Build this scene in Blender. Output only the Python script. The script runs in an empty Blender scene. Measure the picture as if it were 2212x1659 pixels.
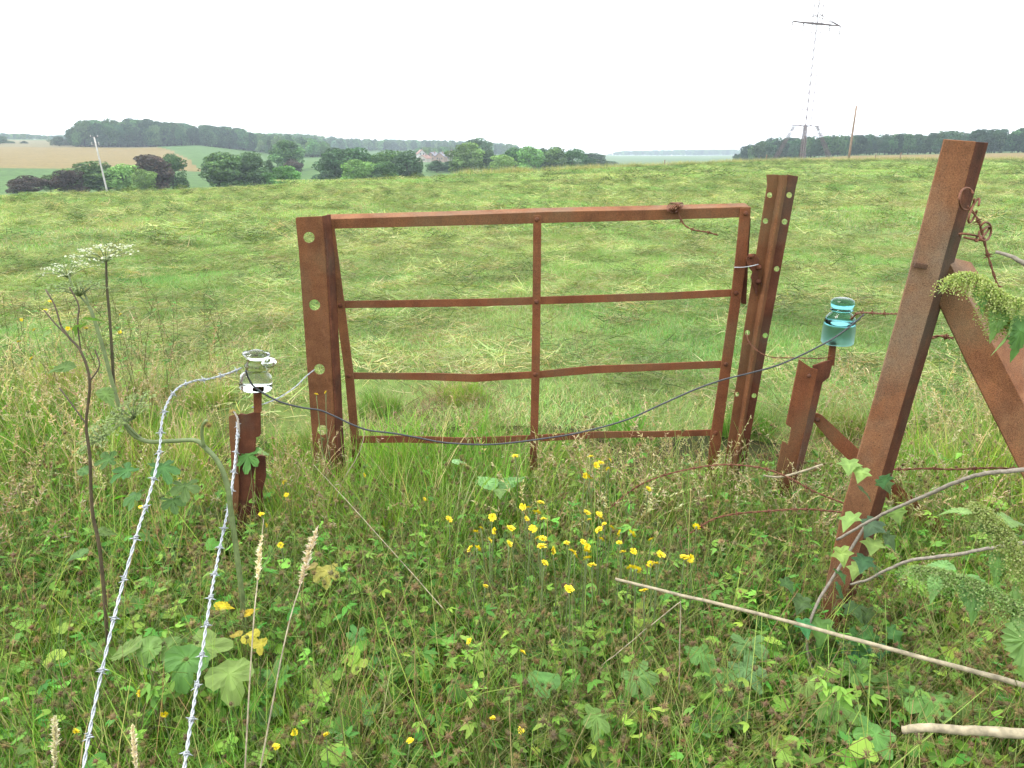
import bpy, math, random
import numpy as np
from mathutils import Vector, Matrix, geometry
SC = bpy.context.scene
COL = SC.collection
rng = np.random.default_rng(7)
random.seed(7)
PI = math.pi

# ------------------------------------------------------------------ camera
W, CX, CY, F = 2212.0, 1106.0, 829.5, 1600.0      # the photograph's own pixel frame, used to read off sizes
CAMZ = 1.5
PITCH = math.atan((CY - 325.0) / F)
cam_d = bpy.data.cameras.new("camera")
cam_d.sensor_width = 36.0
cam_d.lens = F / W * 36.0
cam_d.clip_start = 0.02
cam_d.clip_end = 9000
cam = bpy.data.objects.new("camera", cam_d)
COL.objects.link(cam)
cam.location = (0, 0, CAMZ)
cam.rotation_euler = (PI / 2 - PITCH, 0, 0)
SC.camera = cam

# ------------------------------------------------------------------ sky, sun, exposure
SUN_EL, SUN_AZ = math.radians(58), math.radians(-100)     # azimuth from +Y, towards +X positive
wd = bpy.data.worlds.new("World")
SC.world = wd
wd.use_nodes = True
nt = wd.node_tree
nt.nodes.clear()
o_ = nt.nodes.new("ShaderNodeOutputWorld")
bg = nt.nodes.new("ShaderNodeBackground")
bg.inputs["Strength"].default_value = 0.1
sky = nt.nodes.new("ShaderNodeTexSky")
sky.sky_type = 'NISHITA'
sky.sun_disc = False
sky.sun_elevation = SUN_EL
sky.sun_rotation = SUN_AZ
sky.air_density = 1.0
sky.dust_density = 2.0
tc = nt.nodes.new("ShaderNodeTexCoord")
mp = nt.nodes.new("ShaderNodeMapping")
mp.inputs["Scale"].default_value = (1.0, 1.0, 2.0)
mp.inputs["Location"].default_value = (0.35, 0.2, 0.1)
nz = nt.nodes.new("ShaderNodeTexNoise")
nz.inputs["Scale"].default_value = 1.1
nz.inputs["Detail"].default_value = 3
rp = nt.nodes.new("ShaderNodeValToRGB")
rp.color_ramp.elements[0].position = 0.20
rp.color_ramp.elements[0].color = (.62, .62, .62, 1)
rp.color_ramp.elements[1].position = 0.48
rp.color_ramp.elements[1].color = (.97, .97, .97, 1)
mx = nt.nodes.new("ShaderNodeMixRGB")
mx.inputs["Color2"].default_value = (11.6, 12.0, 12.4, 1)   # the closed cloud deck
L = nt.links.new
L(tc.outputs["Generated"], mp.inputs["Vector"]); L(mp.outputs[0], nz.inputs["Vector"])
L(nz.outputs["Fac"], rp.inputs["Fac"]); L(rp.outputs["Color"], mx.inputs["Fac"])
L(sky.outputs[0], mx.inputs["Color1"]); L(mx.outputs[0], bg.inputs["Color"]); L(bg.outputs[0], o_.inputs["Surface"])

sl = bpy.data.lights.new("sun", 'SUN')
sl.energy = 1.5
sl.angle = math.radians(22)
sl.color = (1.0, 0.96, 0.9)
so = bpy.data.objects.new("sun", sl)
COL.objects.link(so)
sd = Vector((math.sin(SUN_AZ) * math.cos(SUN_EL), math.cos(SUN_AZ) * math.cos(SUN_EL), math.sin(SUN_EL)))
so.rotation_euler = sd.to_track_quat('Z', 'Y').to_euler()

SC.view_settings.view_transform = 'Standard'
SC.view_settings.look = 'None'
SC.view_settings.exposure = 1.3
SC.view_settings.gamma = 1.0
SC.view_settings.use_curve_mapping = False
SC.cycles.use_denoising = True
SC.cycles.adaptive_threshold = .02
SC.cycles.max_bounces = 12
SC.cycles.diffuse_bounces = 2
SC.cycles.glossy_bounces = 3
SC.cycles.transmission_bounces = 12
SC.cycles.volume_bounces = 0
SC.cycles.caustics_reflective = False
SC.cycles.caustics_refractive = False

# ------------------------------------------------------------------ measuring helpers
_u = Vector((0, math.sin(PITCH), math.cos(PITCH)))
_f = Vector((0, math.cos(PITCH), -math.sin(PITCH)))
def ray(px, py):
    return Vector((px - CX, 0, 0)) + _f * F - _u * (py - CY)
def at(px, py, Y):
    d = ray(px, py)
    return Vector((0, 0, CAMZ)) + d * (Y / d.y)
def onz(px, py, z):
    d = ray(px, py)
    return Vector((0, 0, CAMZ)) + d * ((z - CAMZ) / d.z)
def px_of(X, Y):
    return CX + F * X / max(Y, 1e-6) / math.cos(PITCH)
def elev(px, py):                      # tangent of elevation of that pixel column/row, per horizontal metre
    t = math.tan(math.atan((CY - py) / F) - PITCH)
    az = math.atan((px - CX) * math.cos(PITCH) / F)
    return t * math.cos(az), az

def vnoise(x, y, seed=0):
    x = np.asarray(x, float); y = np.asarray(y, float)
    xi = np.floor(x).astype(np.int64); yi = np.floor(y).astype(np.int64)
    fx = x - xi; fy = y - yi
    fx = fx * fx * (3 - 2 * fx); fy = fy * fy * (3 - 2 * fy)
    def h(a, b):
        n = (a * 374761393 + b * 668265263 + seed * 974634777) & 0xffffffff
        n = ((n ^ (n >> 13)) * 1274126177) & 0xffffffff
        return ((n ^ (n >> 16)) & 0xffff) / 65535.0
    return (h(xi, yi) * (1 - fx) + h(xi + 1, yi) * fx) * (1 - fy) + (h(xi, yi + 1) * (1 - fx) + h(xi + 1, yi + 1) * fx) * fy

# ------------------------------------------------------------------ materials
def new_mat(name):
    m = bpy.data.materials.new(name)
    m.use_nodes = True
    t = m.node_tree
    return m, t, t.nodes["Principled BSDF"], t.nodes["Material Output"]
def setin(b, **k):
    for n, v in k.items():
        b.inputs[n.replace('_', ' ')].default_value = v
def noise_ramp(t, scale, stops, detail=5, coord='Object', vec_scale=None, rough=.6):
    tc = t.nodes.new("ShaderNodeTexCoord")
    n = t.nodes.new("ShaderNodeTexNoise")
    n.inputs["Scale"].default_value = scale
    n.inputs["Detail"].default_value = detail
    n.inputs["Roughness"].default_value = rough
    src = tc.outputs[coord]
    if vec_scale:
        mp = t.nodes.new("ShaderNodeMapping")
        mp.inputs["Scale"].default_value = vec_scale
        t.links.new(src, mp.inputs["Vector"]); src = mp.outputs[0]
    t.links.new(src, n.inputs["Vector"])
    r = t.nodes.new("ShaderNodeValToRGB")
    e = r.color_ramp.elements
    while len(e) < len(stops):
        e.new(0.5)
    for i, (p, c) in enumerate(stops):
        e[i].position = p
        e[i].color = (*c, 1)
    t.links.new(n.outputs["Fac"], r.inputs["Fac"])
    return r, n
def mixrgb(t, a, b, fac, mode='MIX'):
    m = t.nodes.new("ShaderNodeMixRGB")
    m.blend_type = mode
    for k, v in (("Fac", fac), ("Color1", a), ("Color2", b)):
        if hasattr(v, 'links') or isinstance(v, bpy.types.NodeSocket):
            t.links.new(v, m.inputs[k])
        else:
            m.inputs[k].default_value = v if not isinstance(v, tuple) or len(v) == 4 else (*v, 1)
    return m.outputs[0]

def rust_mat(name, dark, mid, light, patch=(.16, .12, .085)):
    m, t, b, o = new_mat(name)
    r1, n1 = noise_ramp(t, 9, [(.3, dark), (.5, mid), (.72, light)], 8)
    r2, n2 = noise_ramp(t, 3.2, [(.48, (0, 0, 0)), (.68, (1, 1, 1))], 6)
    c = mixrgb(t, r1.outputs[0], patch, r2.outputs[0])
    c.node.inputs["Fac"].default_value = .5
    r3, n3 = noise_ramp(t, 170, [(.60, (0, 0, 0)), (.74, (1, 1, 1))], 3)
    sc = t.nodes.new("ShaderNodeMath"); sc.operation = 'MULTIPLY'; sc.inputs[1].default_value = .55
    t.links.new(r3.outputs[0], sc.inputs[0])
    c = mixrgb(t, c, (.035, .016, .012), sc.outputs[0])
    r4, n4 = noise_ramp(t, 420, [(.35, (.62, .62, .62)), (.65, (1.25, 1.2, 1.15))], 2)
    c = mixrgb(t, c, r4.outputs[0], 1.0, 'MULTIPLY')
    r6, n6 = noise_ramp(t, 5, [(.42, (1, 1, 1)), (.62, (1.15, 1.07, .97)), (.8, (.82, .8, .78))], 7, 'Object', (6, 6, .7), .65)
    c = mixrgb(t, c, r6.outputs[0], .8, 'MULTIPLY')
    r7, n7 = noise_ramp(t, 26, [(.58, (0, 0, 0)), (.70, (.22, .22, .22))], 6)
    c = mixrgb(t, c, tuple(min(1, q * 1.5) for q in light), r7.outputs[0])
    t.links.new(c, b.inputs["Base Color"])
    setin(b, Roughness=.85, Metallic=0.0)
    b.inputs["Specular IOR Level"].default_value = .10
    bp = t.nodes.new("ShaderNodeBump")
    bp.inputs["Strength"].default_value = .45
    bp.inputs["Distance"].default_value = .002
    n5 = t.nodes.new("ShaderNodeTexNoise"); n5.inputs["Scale"].default_value = 210; n5.inputs["Detail"].default_value = 6
    tc = t.nodes.new("ShaderNodeTexCoord"); t.links.new(tc.outputs["Object"], n5.inputs["Vector"])
    t.links.new(n5.outputs["Fac"], bp.inputs["Height"])
    t.links.new(bp.outputs[0], b.inputs["Normal"])
    return m
RUST = rust_mat("rust_brown", (.098, .045, .023), (.14, .064, .032), (.172, .082, .041), (.14, .09, .05))
RUST_RED = rust_mat("rust_red", (.108, .042, .022), (.15, .059, .03), (.178, .074, .037), (.138, .078, .042))
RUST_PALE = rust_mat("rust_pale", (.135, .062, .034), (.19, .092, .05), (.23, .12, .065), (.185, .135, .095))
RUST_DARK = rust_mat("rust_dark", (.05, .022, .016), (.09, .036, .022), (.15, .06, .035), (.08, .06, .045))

def flat_mat(name, c, rough=.6, metal=0, vary=.35, scale=60, spec=.4):
    m, t, b, o = new_mat(name)
    lo = tuple(x * (1 - vary) for x in c); hi = tuple(min(1, x * (1 + vary)) for x in c)
    r, n = noise_ramp(t, scale, [(.3, lo), (.7, hi)], 4)
    t.links.new(r.outputs[0], b.inputs["Base Color"])
    setin(b, Roughness=rough, Metallic=metal)
    b.inputs["Specular IOR Level"].default_value = spec
    return m
GALV = flat_mat("galvanised_wire", (.36, .38, .40), .5, .3, .3, 300)
RUSTWIRE = flat_mat("rusted_wire", (.13, .05, .025), .8, 0, .4, 200)
BLACKWIRE = flat_mat("dark_wire", (.035, .037, .042), .5, 0, .3, 200)
DEADSTALK = flat_mat("dead_stalk", (.27, .23, .15), .8, 0, .45, 45)
GREYTWIG = flat_mat("grey_twig", (.19, .165, .13), .75, 0, .35, 120)
STEMGREEN = flat_mat("green_stem", (.13, .17, .065), .55, 0, .3, 40)
STEMDARK = flat_mat("dark_stem", (.06, .05, .025), .6, 0, .4, 40)
STEMBROWN = flat_mat("brown_stem", (.07, .05, .027), .6, 0, .4, 30)
WOODPOLE = flat_mat("weathered_wood", (.21, .15, .11), .85, 0, .35, 6)
CONCRETE = flat_mat("pale_concrete", (.42, .40, .38), .85, 0, .15, 4)
STEEL = flat_mat("painted_steel", (.13, .11, .115), .6, .2, .2, 3)
CONDUCTOR = flat_mat("cable_metal", (.16, .16, .17), .6, .3, .1, 2)
YELLOW = flat_mat("yellow_petal", (.68, .53, .010), .55, 0, .12, 90)

def foliage_mat(name, instanced, transl=.35, rough=.55, spec=.16, hue=.05):
    m, t, b, o = new_mat(name)
    a = t.nodes.new("ShaderNodeAttribute"); a.attribute_name = "col"
    c = a.outputs["Color"]
    if instanced:
        ti = t.nodes.new("ShaderNodeAttribute"); ti.attribute_type = 'INSTANCER'; ti.attribute_name = "tint"
        c = mixrgb(t, c, ti.outputs["Color"], 1.0, 'MULTIPLY')
    oi = t.nodes.new("ShaderNodeObjectInfo")
    hs = t.nodes.new("ShaderNodeHueSaturation")
    mr = t.nodes.new("ShaderNodeMapRange")
    mr.inputs["To Min"].default_value = .5 - hue * .5; mr.inputs["To Max"].default_value = .5 + hue * .5
    t.links.new(oi.outputs["Random"], mr.inputs["Value"]); t.links.new(mr.outputs[0], hs.inputs["Hue"])
    mv = t.nodes.new("ShaderNodeMath"); mv.operation = 'MULTIPLY_ADD'; mv.inputs[1].default_value = 7.31; mv.inputs[2].default_value = 0
    fr = t.nodes.new("ShaderNodeMath"); fr.operation = 'FRACT'
    t.links.new(oi.outputs["Random"], mv.inputs[0]); t.links.new(mv.outputs[0], fr.inputs[0])
    m2 = t.nodes.new("ShaderNodeMapRange"); m2.inputs["To Min"].default_value = .78; m2.inputs["To Max"].default_value = 1.22
    t.links.new(fr.outputs[0], m2.inputs["Value"]); t.links.new(m2.outputs[0], hs.inputs["Value"])
    t.links.new(c, hs.inputs["Color"])
    t.links.new(hs.outputs[0], b.inputs["Base Color"])
    setin(b, Roughness=rough); b.inputs["Specular IOR Level"].default_value = spec
    if transl > 0:
        tr = t.nodes.new("ShaderNodeBsdfTranslucent")
        tcol = mixrgb(t, hs.outputs[0], (1.25, 1.3, .55, 1), 1.0, 'MULTIPLY')
        t.links.new(tcol, tr.inputs["Color"])
        mx = t.nodes.new("ShaderNodeMixShader"); mx.inputs[0].default_value = transl
        t.links.new(b.outputs[0], mx.inputs[1]); t.links.new(tr.outputs[0], mx.inputs[2])
        t.links.new(mx.outputs[0], o.inputs["Surface"])
    return m
FOL_I = foliage_mat("foliage_scattered", True)
FOL = foliage_mat("foliage", False)
TREE_I = foliage_mat("tree_leaf_scattered", True, .2, .7, .08)
TREE = foliage_mat("tree_leaf", False, .2, .7, .08)
BARK = flat_mat("bark", (.07, .055, .04), .9, 0, .4, 3)

# ------------------------------------------------------------------ object helpers
def tag(o, label=None, cat=None, group=None, kind=None):
    for k, v in (("label", label), ("category", cat), ("group", group), ("kind", kind)):
        if v:
            o[k] = v
    return o
def link(o, parent=None):
    COL.objects.link(o)
    if parent is not None:
        o.parent = parent
        if parent.type == 'EMPTY' or True:
            o.matrix_parent_inverse = Matrix.Translation(-parent_world(parent))
    return o
def parent_world(p):
    v = Vector(p.location)
    if p.parent is not None:
        v = v + Vector()     # children carry a cancelling inverse, so their own location is already in world space
    return v
def empty(name, loc, label, cat, group=None):
    o = bpy.data.objects.new(name, None)
    o.location = loc
    o.empty_display_size = .05
    COL.objects.link(o)
    return tag(o, label, cat, group)
def mesh_from(name, verts, faces, mat, cols=None, smooth=False):
    me = bpy.data.meshes.new(name)
    me.from_pydata([tuple(map(float, v)) for v in verts], [], [tuple(int(i) for i in f) for f in faces])
    if cols is not None:
        at_ = me.color_attributes.new("col", 'FLOAT_COLOR', 'POINT')
        c = np.ones((len(verts), 4), np.float32); c[:, :3] = np.asarray(cols, np.float32)[:, :3]
        at_.data.foreach_set("color", c.ravel())
    if smooth:
        me.polygons.foreach_set("use_smooth", [True] * len(me.polygons))
    me.materials.append(mat)
    me.update()
    return me
def add(name, me, parent=None, loc=None, bevel=0):
    """Links a mesh as an object. World-space mesh data under a parent keeps its place."""
    o = bpy.data.objects.new(name, me)
    if loc is not None:
        o.location = loc
    link(o, parent)
    if bevel:
        b = o.modifiers.new("edge", 'BEVEL'); b.width = bevel; b.segments = 2; b.limit_method = 'ANGLE'; b.angle_limit = .6
    return o

def catmull(pts, n=8):
    P = [Vector(p) for p in pts]
    if len(P) < 3:
        return [P[0].lerp(P[-1], i / n) for i in range(n + 1)]
    P = [P[0] * 2 - P[1]] + P + [P[-1] * 2 - P[-2]]
    out = []
    for i in range(1, len(P) - 2):
        a, b, c, d = P[i - 1:i + 3]
        for k in range(n):
            t = k / n
            out.append(.5 * ((2 * b) + (c - a) * t + (2 * a - 5 * b + 4 * c - d) * t * t + (3 * b - a - 3 * c + d) * t ** 3))
    out.append(P[-2])
    return out
def tube_geo(pts, rad, sides=6, caps=True):
    P = [Vector(p) for p in pts]
    n = len(P)
    R = list(rad) if hasattr(rad, '__len__') else [rad] * n
    vs, fs = [], []
    up = Vector((.123, .31, .94)).normalized()
    t0 = (P[1] - P[0]).normalized()
    s = t0.cross(up)
    if s.length < .05:
        s = t0.cross(Vector((1, 0, 0)))
    s.normalize()
    for i in range(n):
        t = (P[min(i + 1, n - 1)] - P[max(i - 1, 0)]).normalized()
        s = (s - t * s.dot(t)).normalized()
        b = t.cross(s)
        for k in range(sides):
            a = 2 * PI * k / sides
            vs.append(P[i] + (s * math.cos(a) + b * math.sin(a)) * R[i])
    for i in range(n - 1):
        for k in range(sides):
            k2 = (k + 1) % sides
            fs.append((i * sides + k, i * sides + k2, (i + 1) * sides + k2, (i + 1) * sides + k))
    if caps:
        fs.append(tuple(range(sides))[::-1]); fs.append(tuple((n - 1) * sides + k for k in range(sides)))
    return vs, fs
def tube(name, pts, rad, mat, parent=None, sides=6, smooth=True):
    v, f = tube_geo(pts, rad, sides)
    return add(name, mesh_from(name, v, f, mat, None, smooth), parent)
class MB:
    def __init__(s): s.v, s.f, s.c = [], [], []
    def add(s, v, f, c=None):
        k = len(s.v)
        s.v.extend(v); s.f.extend(tuple(i + k for i in q) for q in f)
        if c is not None:
            if len(np.shape(c)) == 1: c = [c] * len(v)
            s.c.extend(c)
        return s
    def mesh(s, name, mat, smooth=False):
        return mesh_from(name, s.v, s.f, mat, s.c if s.c else None, smooth)
def box_geo(x0, x1, y0, y1, z0, z1):
    v = [(x, y, z) for z in (z0, z1) for y in (y0, y1) for x in (x0, x1)]
    f = [(0, 2, 3, 1), (4, 5, 7, 6), (0, 1, 5, 4), (2, 6, 7, 3), (0, 4, 6, 2), (1, 3, 7, 5)]
    return v, f
def beam_geo(a, b, w, h=None):
    a, b = Vector(a), Vector(b); h = h or w
    t = (b - a).normalized()
    s = t.cross(Vector((0, 0, 1)))
    if s.length < .01: s = Vector((1, 0, 0))
    s.normalize(); u = s.cross(t)
    v = [p + s * (w / 2 * i) + u * (h / 2 * j) for p in (a, b) for i, j in ((-1, -1), (1, -1), (1, 1), (-1, 1))]
    return v, [(0, 3, 2, 1), (4, 5, 6, 7), (0, 1, 5, 4), (1, 2, 6, 5), (2, 3, 7, 6), (3, 0, 4, 7)]
def lathe_geo(prof, origin, axis, seg=32):
    o, a = Vector(origin), Vector(axis).normalized()
    s = a.cross(Vector((0, 1, 0))).normalized(); b = a.cross(s)
    vs, fs = [], []
    n = len(prof)
    for r, h in prof:
        for k in range(seg):
            t = 2 * PI * k / seg
            vs.append(o + a * h + (s * math.cos(t) + b * math.sin(t)) * r)
    for i in range(n - 1):
        for k in range(seg):
            k2 = (k + 1) % seg
            fs.append((i * seg + k, i * seg + k2, (i + 1) * seg + k2, (i + 1) * seg + k))
    return vs, fs
def plate(name, outline, Y, thick, mat, parent=None, holes=(), push=(0, 1, 0), bevel=.0012, seg=20):
    """A steel plate: outline and round holes given where the photograph shows them, on the surface Y (number or function)."""
    Yf = Y if callable(Y) else (lambda x, y: Y)
    loops = [list(outline)]
    for hx, hy, hr in holes:
        loops.append([(hx + hr * math.cos(2 * PI * k / seg), hy + hr * .97 * math.sin(2 * PI * k / seg)) for k in range(seg)])
    p3 = [[at(x, y, Yf(x, y)) for x, y in lp] for lp in loops]
    tri = geometry.tessellate_polygon([[Vector((x, y, 0)) for x, y in lp] for lp in loops])
    flat = [p for lp in p3 for p in lp]
    n = len(flat); pv = Vector(push).normalized() * thick
    vs = flat + [p + pv for p in flat]
    fs = []
    for a, b, c in tri:
        nrm = (flat[b] - flat[a]).cross(flat[c] - flat[a])
        if nrm.dot(pv) > 0: b, c = c, b
        fs.append((a, b, c)); fs.append((a + n, c + n, b + n))
    k = 0
    for li, lp in enumerate(loops):
        m = len(lp)
        ar = sum(lp[i][0] * lp[(i + 1) % m][1] - lp[(i + 1) % m][0] * lp[i][1] for i in range(m))
        for i in range(m):
            a, b = k + i, k + (i + 1) % m
            fs.append((a, b, b + n, a + n) if (ar > 0) == (li == 0) else (b, a, a + n, b + n))
        k += m
    return add(name, mesh_from(name, vs, fs, mat), parent, bevel=bevel)
def rod_outline(top, bot):
    return list(top) + list(bot)[::-1]
def bolt(px, py, Y, r, mat, parent, name="rivet", push=.012):
    c = at(px, py, Y)
    prof = [(r, 0), (r, push * .45), (r * .8, push * .8), (r * .35, push), (.0001, push)]
    v, f = lathe_geo(prof, c, (0, -1, 0.0001), 10)
    return add(name, mesh_from(name, v, f, mat, None, True), parent)
# ------------------------------------------------------------------ the lie of the land
# stations across the view: (column, [(distance m, row), ...]) = crest, valley, then knots up the far slopes
ST = [
 (-500, [(44, 427), (140, 432), (230, 416), (330, 362), (600, 316), (900, 302), (1500, 299)]),
 (0,    [(45, 422), (140, 430), (230, 416), (330, 363), (600, 317), (900, 302), (1500, 300)]),
 (300,  [(47, 413), (140, 430), (230, 416), (330, 366), (600, 320), (900, 305), (1500, 302)]),
 (430,  [(50, 406.5), (140, 430), (230, 414), (330, 371), (600, 316), (900, 305), (1500, 303)]),
 (600,  [(52, 399), (140, 430), (230, 408), (350, 365), (600, 338), (900, 318), (1500, 308)]),
 (690,  [(55, 392.5), (140, 425), (230, 402), (400, 350), (700, 335), (1000, 325), (1500, 312)]),
 (800,  [(60, 387.5), (150, 420), (250, 398), (450, 355), (700, 340), (1000, 328), (1500, 312)]),
 (960,  [(65, 381), (160, 410), (260, 388), (400, 362), (600, 350), (1000, 330), (1500, 312)]),
 (1150, [(75, 371.5), (170, 395), (260, 382), (600, 360), (800, 350), (1000, 342), (1500, 320)]),
 (1310, [(85, 363.5), (180, 378), (300, 368), (600, 360), (900, 353), (1300, 343), (2200, 335)]),
 (1450, [(95, 358), (190, 370), (300, 362), (600, 358), (900, 352), (1500, 341), (2400, 336)]),
 (1590, [(105, 352), (190, 358), (300, 355), (500, 352), (900, 350), (1500, 341), (2400, 335)]),
 (1680, [(111, 348.5), (190, 347), (300, 346), (450, 345.5), (900, 343), (1500, 338), (2400, 332)]),
 (1840, [(118, 347.5), (190, 342), (300, 338.5), (420, 336.5), (900, 332), (1500, 330), (2400, 328)]),
 (2212, [(120, 347), (190, 341), (300, 334), (420, 330), (900, 326), (1500, 325), (2400, 325)]),
 (3000, [(122, 348), (190, 341), (300, 334), (420, 330), (900, 326), (1500, 325), (2400, 325)]),
]
SX = np.array([s[0] for s in ST], float)
KR = np.array([[0, 4.2] + [k[0] for k in s[1]] + [5000] for s in ST], float)
KZ = np.array([[0, 0] + [CAMZ + k[0] * elev(s[0], k[1])[0] for k in s[1]] + [CAMZ + 5000 * elev(s[0], s[1][-1][1])[0]] for s in ST], float)
NK = KR.shape[1]
def knots(px):
    px = min(max(px, SX[0]), SX[-1])
    return [float(np.interp(px, SX, KR[:, k])) for k in range(NK)], [float(np.interp(px, SX, KZ[:, k])) for k in range(NK)]
def bump(x, y):
    r = np.hypot(x, y)
    w = np.clip((r - 6) / 8, 0, 1) * np.clip((400 - r) / 300, 0, 1)
    d_ = np.clip((4.9 - r) / 1.3, 0, 1); d_ = d_ * d_ * (3 - 2 * d_)
    return -.16 * d_ + w * (.10 * (vnoise(np.asarray(x) * .22, np.asarray(y) * .22, 3) - .5) + .05 * (vnoise(np.asarray(x) * .9, np.asarray(y) * .9, 4) - .5))
def column(x, y):
    if y <= 0.2 * abs(x) or y < .01:
        return SX[-1] if x > 0 else SX[0]
    return px_of(x, y)
def ground(x, y):
    R, Z = knots(column(x, y))
    return float(np.interp(math.hypot(x, y), R, Z)) + float(bump(x, y))
def ground_many(X, Y):
    X = np.asarray(X, float); Y = np.asarray(Y, float)
    P = np.where(Y > .2 * np.abs(X), CX + F * X / np.maximum(Y, .01) / math.cos(PITCH), np.where(X > 0, SX[-1], SX[0]))
    P = np.clip(P, SX[0], SX[-1])
    R = np.hypot(X, Y)
    z = np.zeros(len(X))
    kr = np.stack([np.interp(P, SX, KR[:, k]) for k in range(NK)]); kz = np.stack([np.interp(P, SX, KZ[:, k]) for k in range(NK)])
    for k in range(NK - 1):
        m = (R >= kr[k]) & (R < kr[k + 1])
        t = (R - kr[k]) / (kr[k + 1] - kr[k])
        z = np.where(m, kz[k] + (kz[k + 1] - kz[k]) * t, z)
    return z + bump(X, Y)
def crest_r(px):
    return knots(px)[0][2]
def spot(px, r):
    """ground point at distance r on the bearing of that column"""
    az = math.atan((px - CX) * math.cos(PITCH) / F)
    x, y = r * math.sin(az), r * math.cos(az)
    return Vector((x, y, ground(x, y)))
def height_to(px, py, r):
    return CAMZ + r * elev(px, py)[0]

def ground_mat(name, a, b, c, scale, stretch=(1, 1, 1), detail=6, bumpd=.03, fine=None):
    m, t, bs, o = new_mat(name)
    r, n = noise_ramp(t, scale, [(.3, a), (.5, b), (.7, c)], detail, 'Object', stretch, .7)
    col = r.outputs[0]
    if fine:
        r2, n2 = noise_ramp(t, fine, [(.35, (.72, .72, .72)), (.65, (1.25, 1.25, 1.2))], 4, 'Object', stretch)
        col = mixrgb(t, col, r2.outputs[0], 1.0, 'MULTIPLY')
    t.links.new(col, bs.inputs["Base Color"])
    setin(bs, Roughness=.9); bs.inputs["Specular IOR Level"].default_value = .1
    bp = t.nodes.new("ShaderNodeBump"); bp.inputs["Strength"].default_value = .7; bp.inputs["Distance"].default_value = bumpd
    t.links.new(n.outputs["Fac"], bp.inputs["Height"]); t.links.new(bp.outputs[0], bs.inputs["Normal"])
    return m
M_SOIL = ground_mat("thatch_soil", (.02, .022, .009), (.035, .04, .015), (.06, .055, .025), 22, bumpd=.02, fine=120)
M_MOWN = ground_mat("mown_turf", (.075, .115, .028), (.11, .16, .042), (.16, .19, .065), 1.6, (1, .55, 1), 9, .05, 14)
M_PAST = ground_mat("pasture", (.05, .098, .026), (.058, .112, .03), (.07, .125, .036), .03, detail=5, bumpd=.02, fine=.4)
M_WHEAT = ground_mat("ripe_wheat", (.135, .10, .034), (.155, .115, .041), (.175, .134, .05), .05, (1, 3, 1), 5, .05, .5)
M_STUB = ground_mat("stubble", (.115, .105, .055), (.135, .12, .062), (.155, .135, .07), .03, (1, 3, 1), 5, .05, .3)
M_FAR = ground_mat("far_pasture", (.045, .095, .02), (.06, .11, .026), (.10, .12, .04), .006, (1, 2, 1), 4, .05)

cols_deg = list(np.arange(-180, -52, 8.0)) + list(np.arange(-52, 52.01, .25)) + list(np.arange(60, 180, 8.0))
NSUB = [12, 60, 10, 8, 10, 12, 8, 6, 4]
GV, zones = [], {}
rows = None
for ci, d in enumerate(cols_deg):
    az = math.radians(d)
    px = SX[-1] if d > 62 else SX[0] if d < -62 else CX + F * math.tan(az) / math.cos(PITCH)
    R, Z = knots(px)
    rr, zz, kk = [0.0], [0.0], [0]
    for k in range(NK - 1):
        for s in range(1, NSUB[k] + 1):
            t = s / NSUB[k]
            if k == 1: t = t ** 1.8
            rr.append(R[k] + (R[k + 1] - R[k]) * t); zz.append(Z[k] + (Z[k + 1] - Z[k]) * t); kk.append(k)
    rows = len(rr)
    rr = np.array(rr); xs = rr * math.sin(az); ys = rr * math.cos(az)
    zz = np.array(zz) + bump(xs, ys)
    GV.append(np.stack([xs, ys, zz], 1)); KK = kk
GV = np.concatenate(GV)
nc = len(cols_deg)
def zone(px, k, r):
    if k == 0: return 'verge'
    if k == 1: return 'mown'
    if px > 1640:
        return 'wheat_r' if k in (2, 3, 4) and r > crest_r(px) + 4 else ('far' if k > 4 else 'mown')
    if k == 5 and px < 433 - (r - 330) / 270 * 85: return 'wheat_l'
    if k == 6 and px < 345: return 'stub'
    if px > 1290 and k >= 5: return 'far'
    return 'pasture'
for ci in range(nc):
    c2 = (ci + 1) % nc
    d = cols_deg[ci] + .125
    px = SX[-1] if d > 62 else SX[0] if d < -62 else CX + F * math.tan(math.radians(d)) / math.cos(PITCH)
    px = min(max(px, SX[0]), SX[-1])
    for j in range(rows - 1):
        a, b, c, e = ci * rows + j, c2 * rows + j, c2 * rows + j + 1, ci * rows + j + 1
        r = math.hypot(*((GV[a] + GV[e])[:2] / 2))
        z = zone(px, KK[j + 1], r)
        zones.setdefault(z, []).append((a, b, c, e) if j else (a, c, e))
def zone_obj(name, z, mat, label, cat):
    f = zones.get(z, [])
    ids = sorted({i for q in f for i in q}); mp_ = {i: n for n, i in enumerate(ids)}
    o = add(name, mesh_from(name, GV[ids], [tuple(mp_[i] for i in q)[::-1] for q in f], mat, None, True))
    return tag(o, label, cat, kind='structure')
zone_obj("verge_ground", 'verge', M_SOIL, "dark earth of the overgrown verge in front of the gate", "ground")
zone_obj("mown_field", 'mown', M_MOWN, "freshly mown hay field behind the rusty gate", "field")
zone_obj("wheat_field", 'wheat_l', M_WHEAT, "large ripe wheat field on the hillside below the hilltop wood", "field")
zone_obj("wheat_field", 'wheat_r', M_WHEAT, "narrow strip of ripe wheat in front of the long dark wood", "field")
zone_obj("stubble_field", 'stub', M_STUB, "dull olive stubble strip at the foot of the hilltop wood", "field")
zone_obj("pasture", 'pasture', M_PAST, "bright green pasture in the valley between the trees", "pasture")
zone_obj("far_pasture", 'far', M_FAR, "pale far fields rolling to the horizon", "field")

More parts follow.
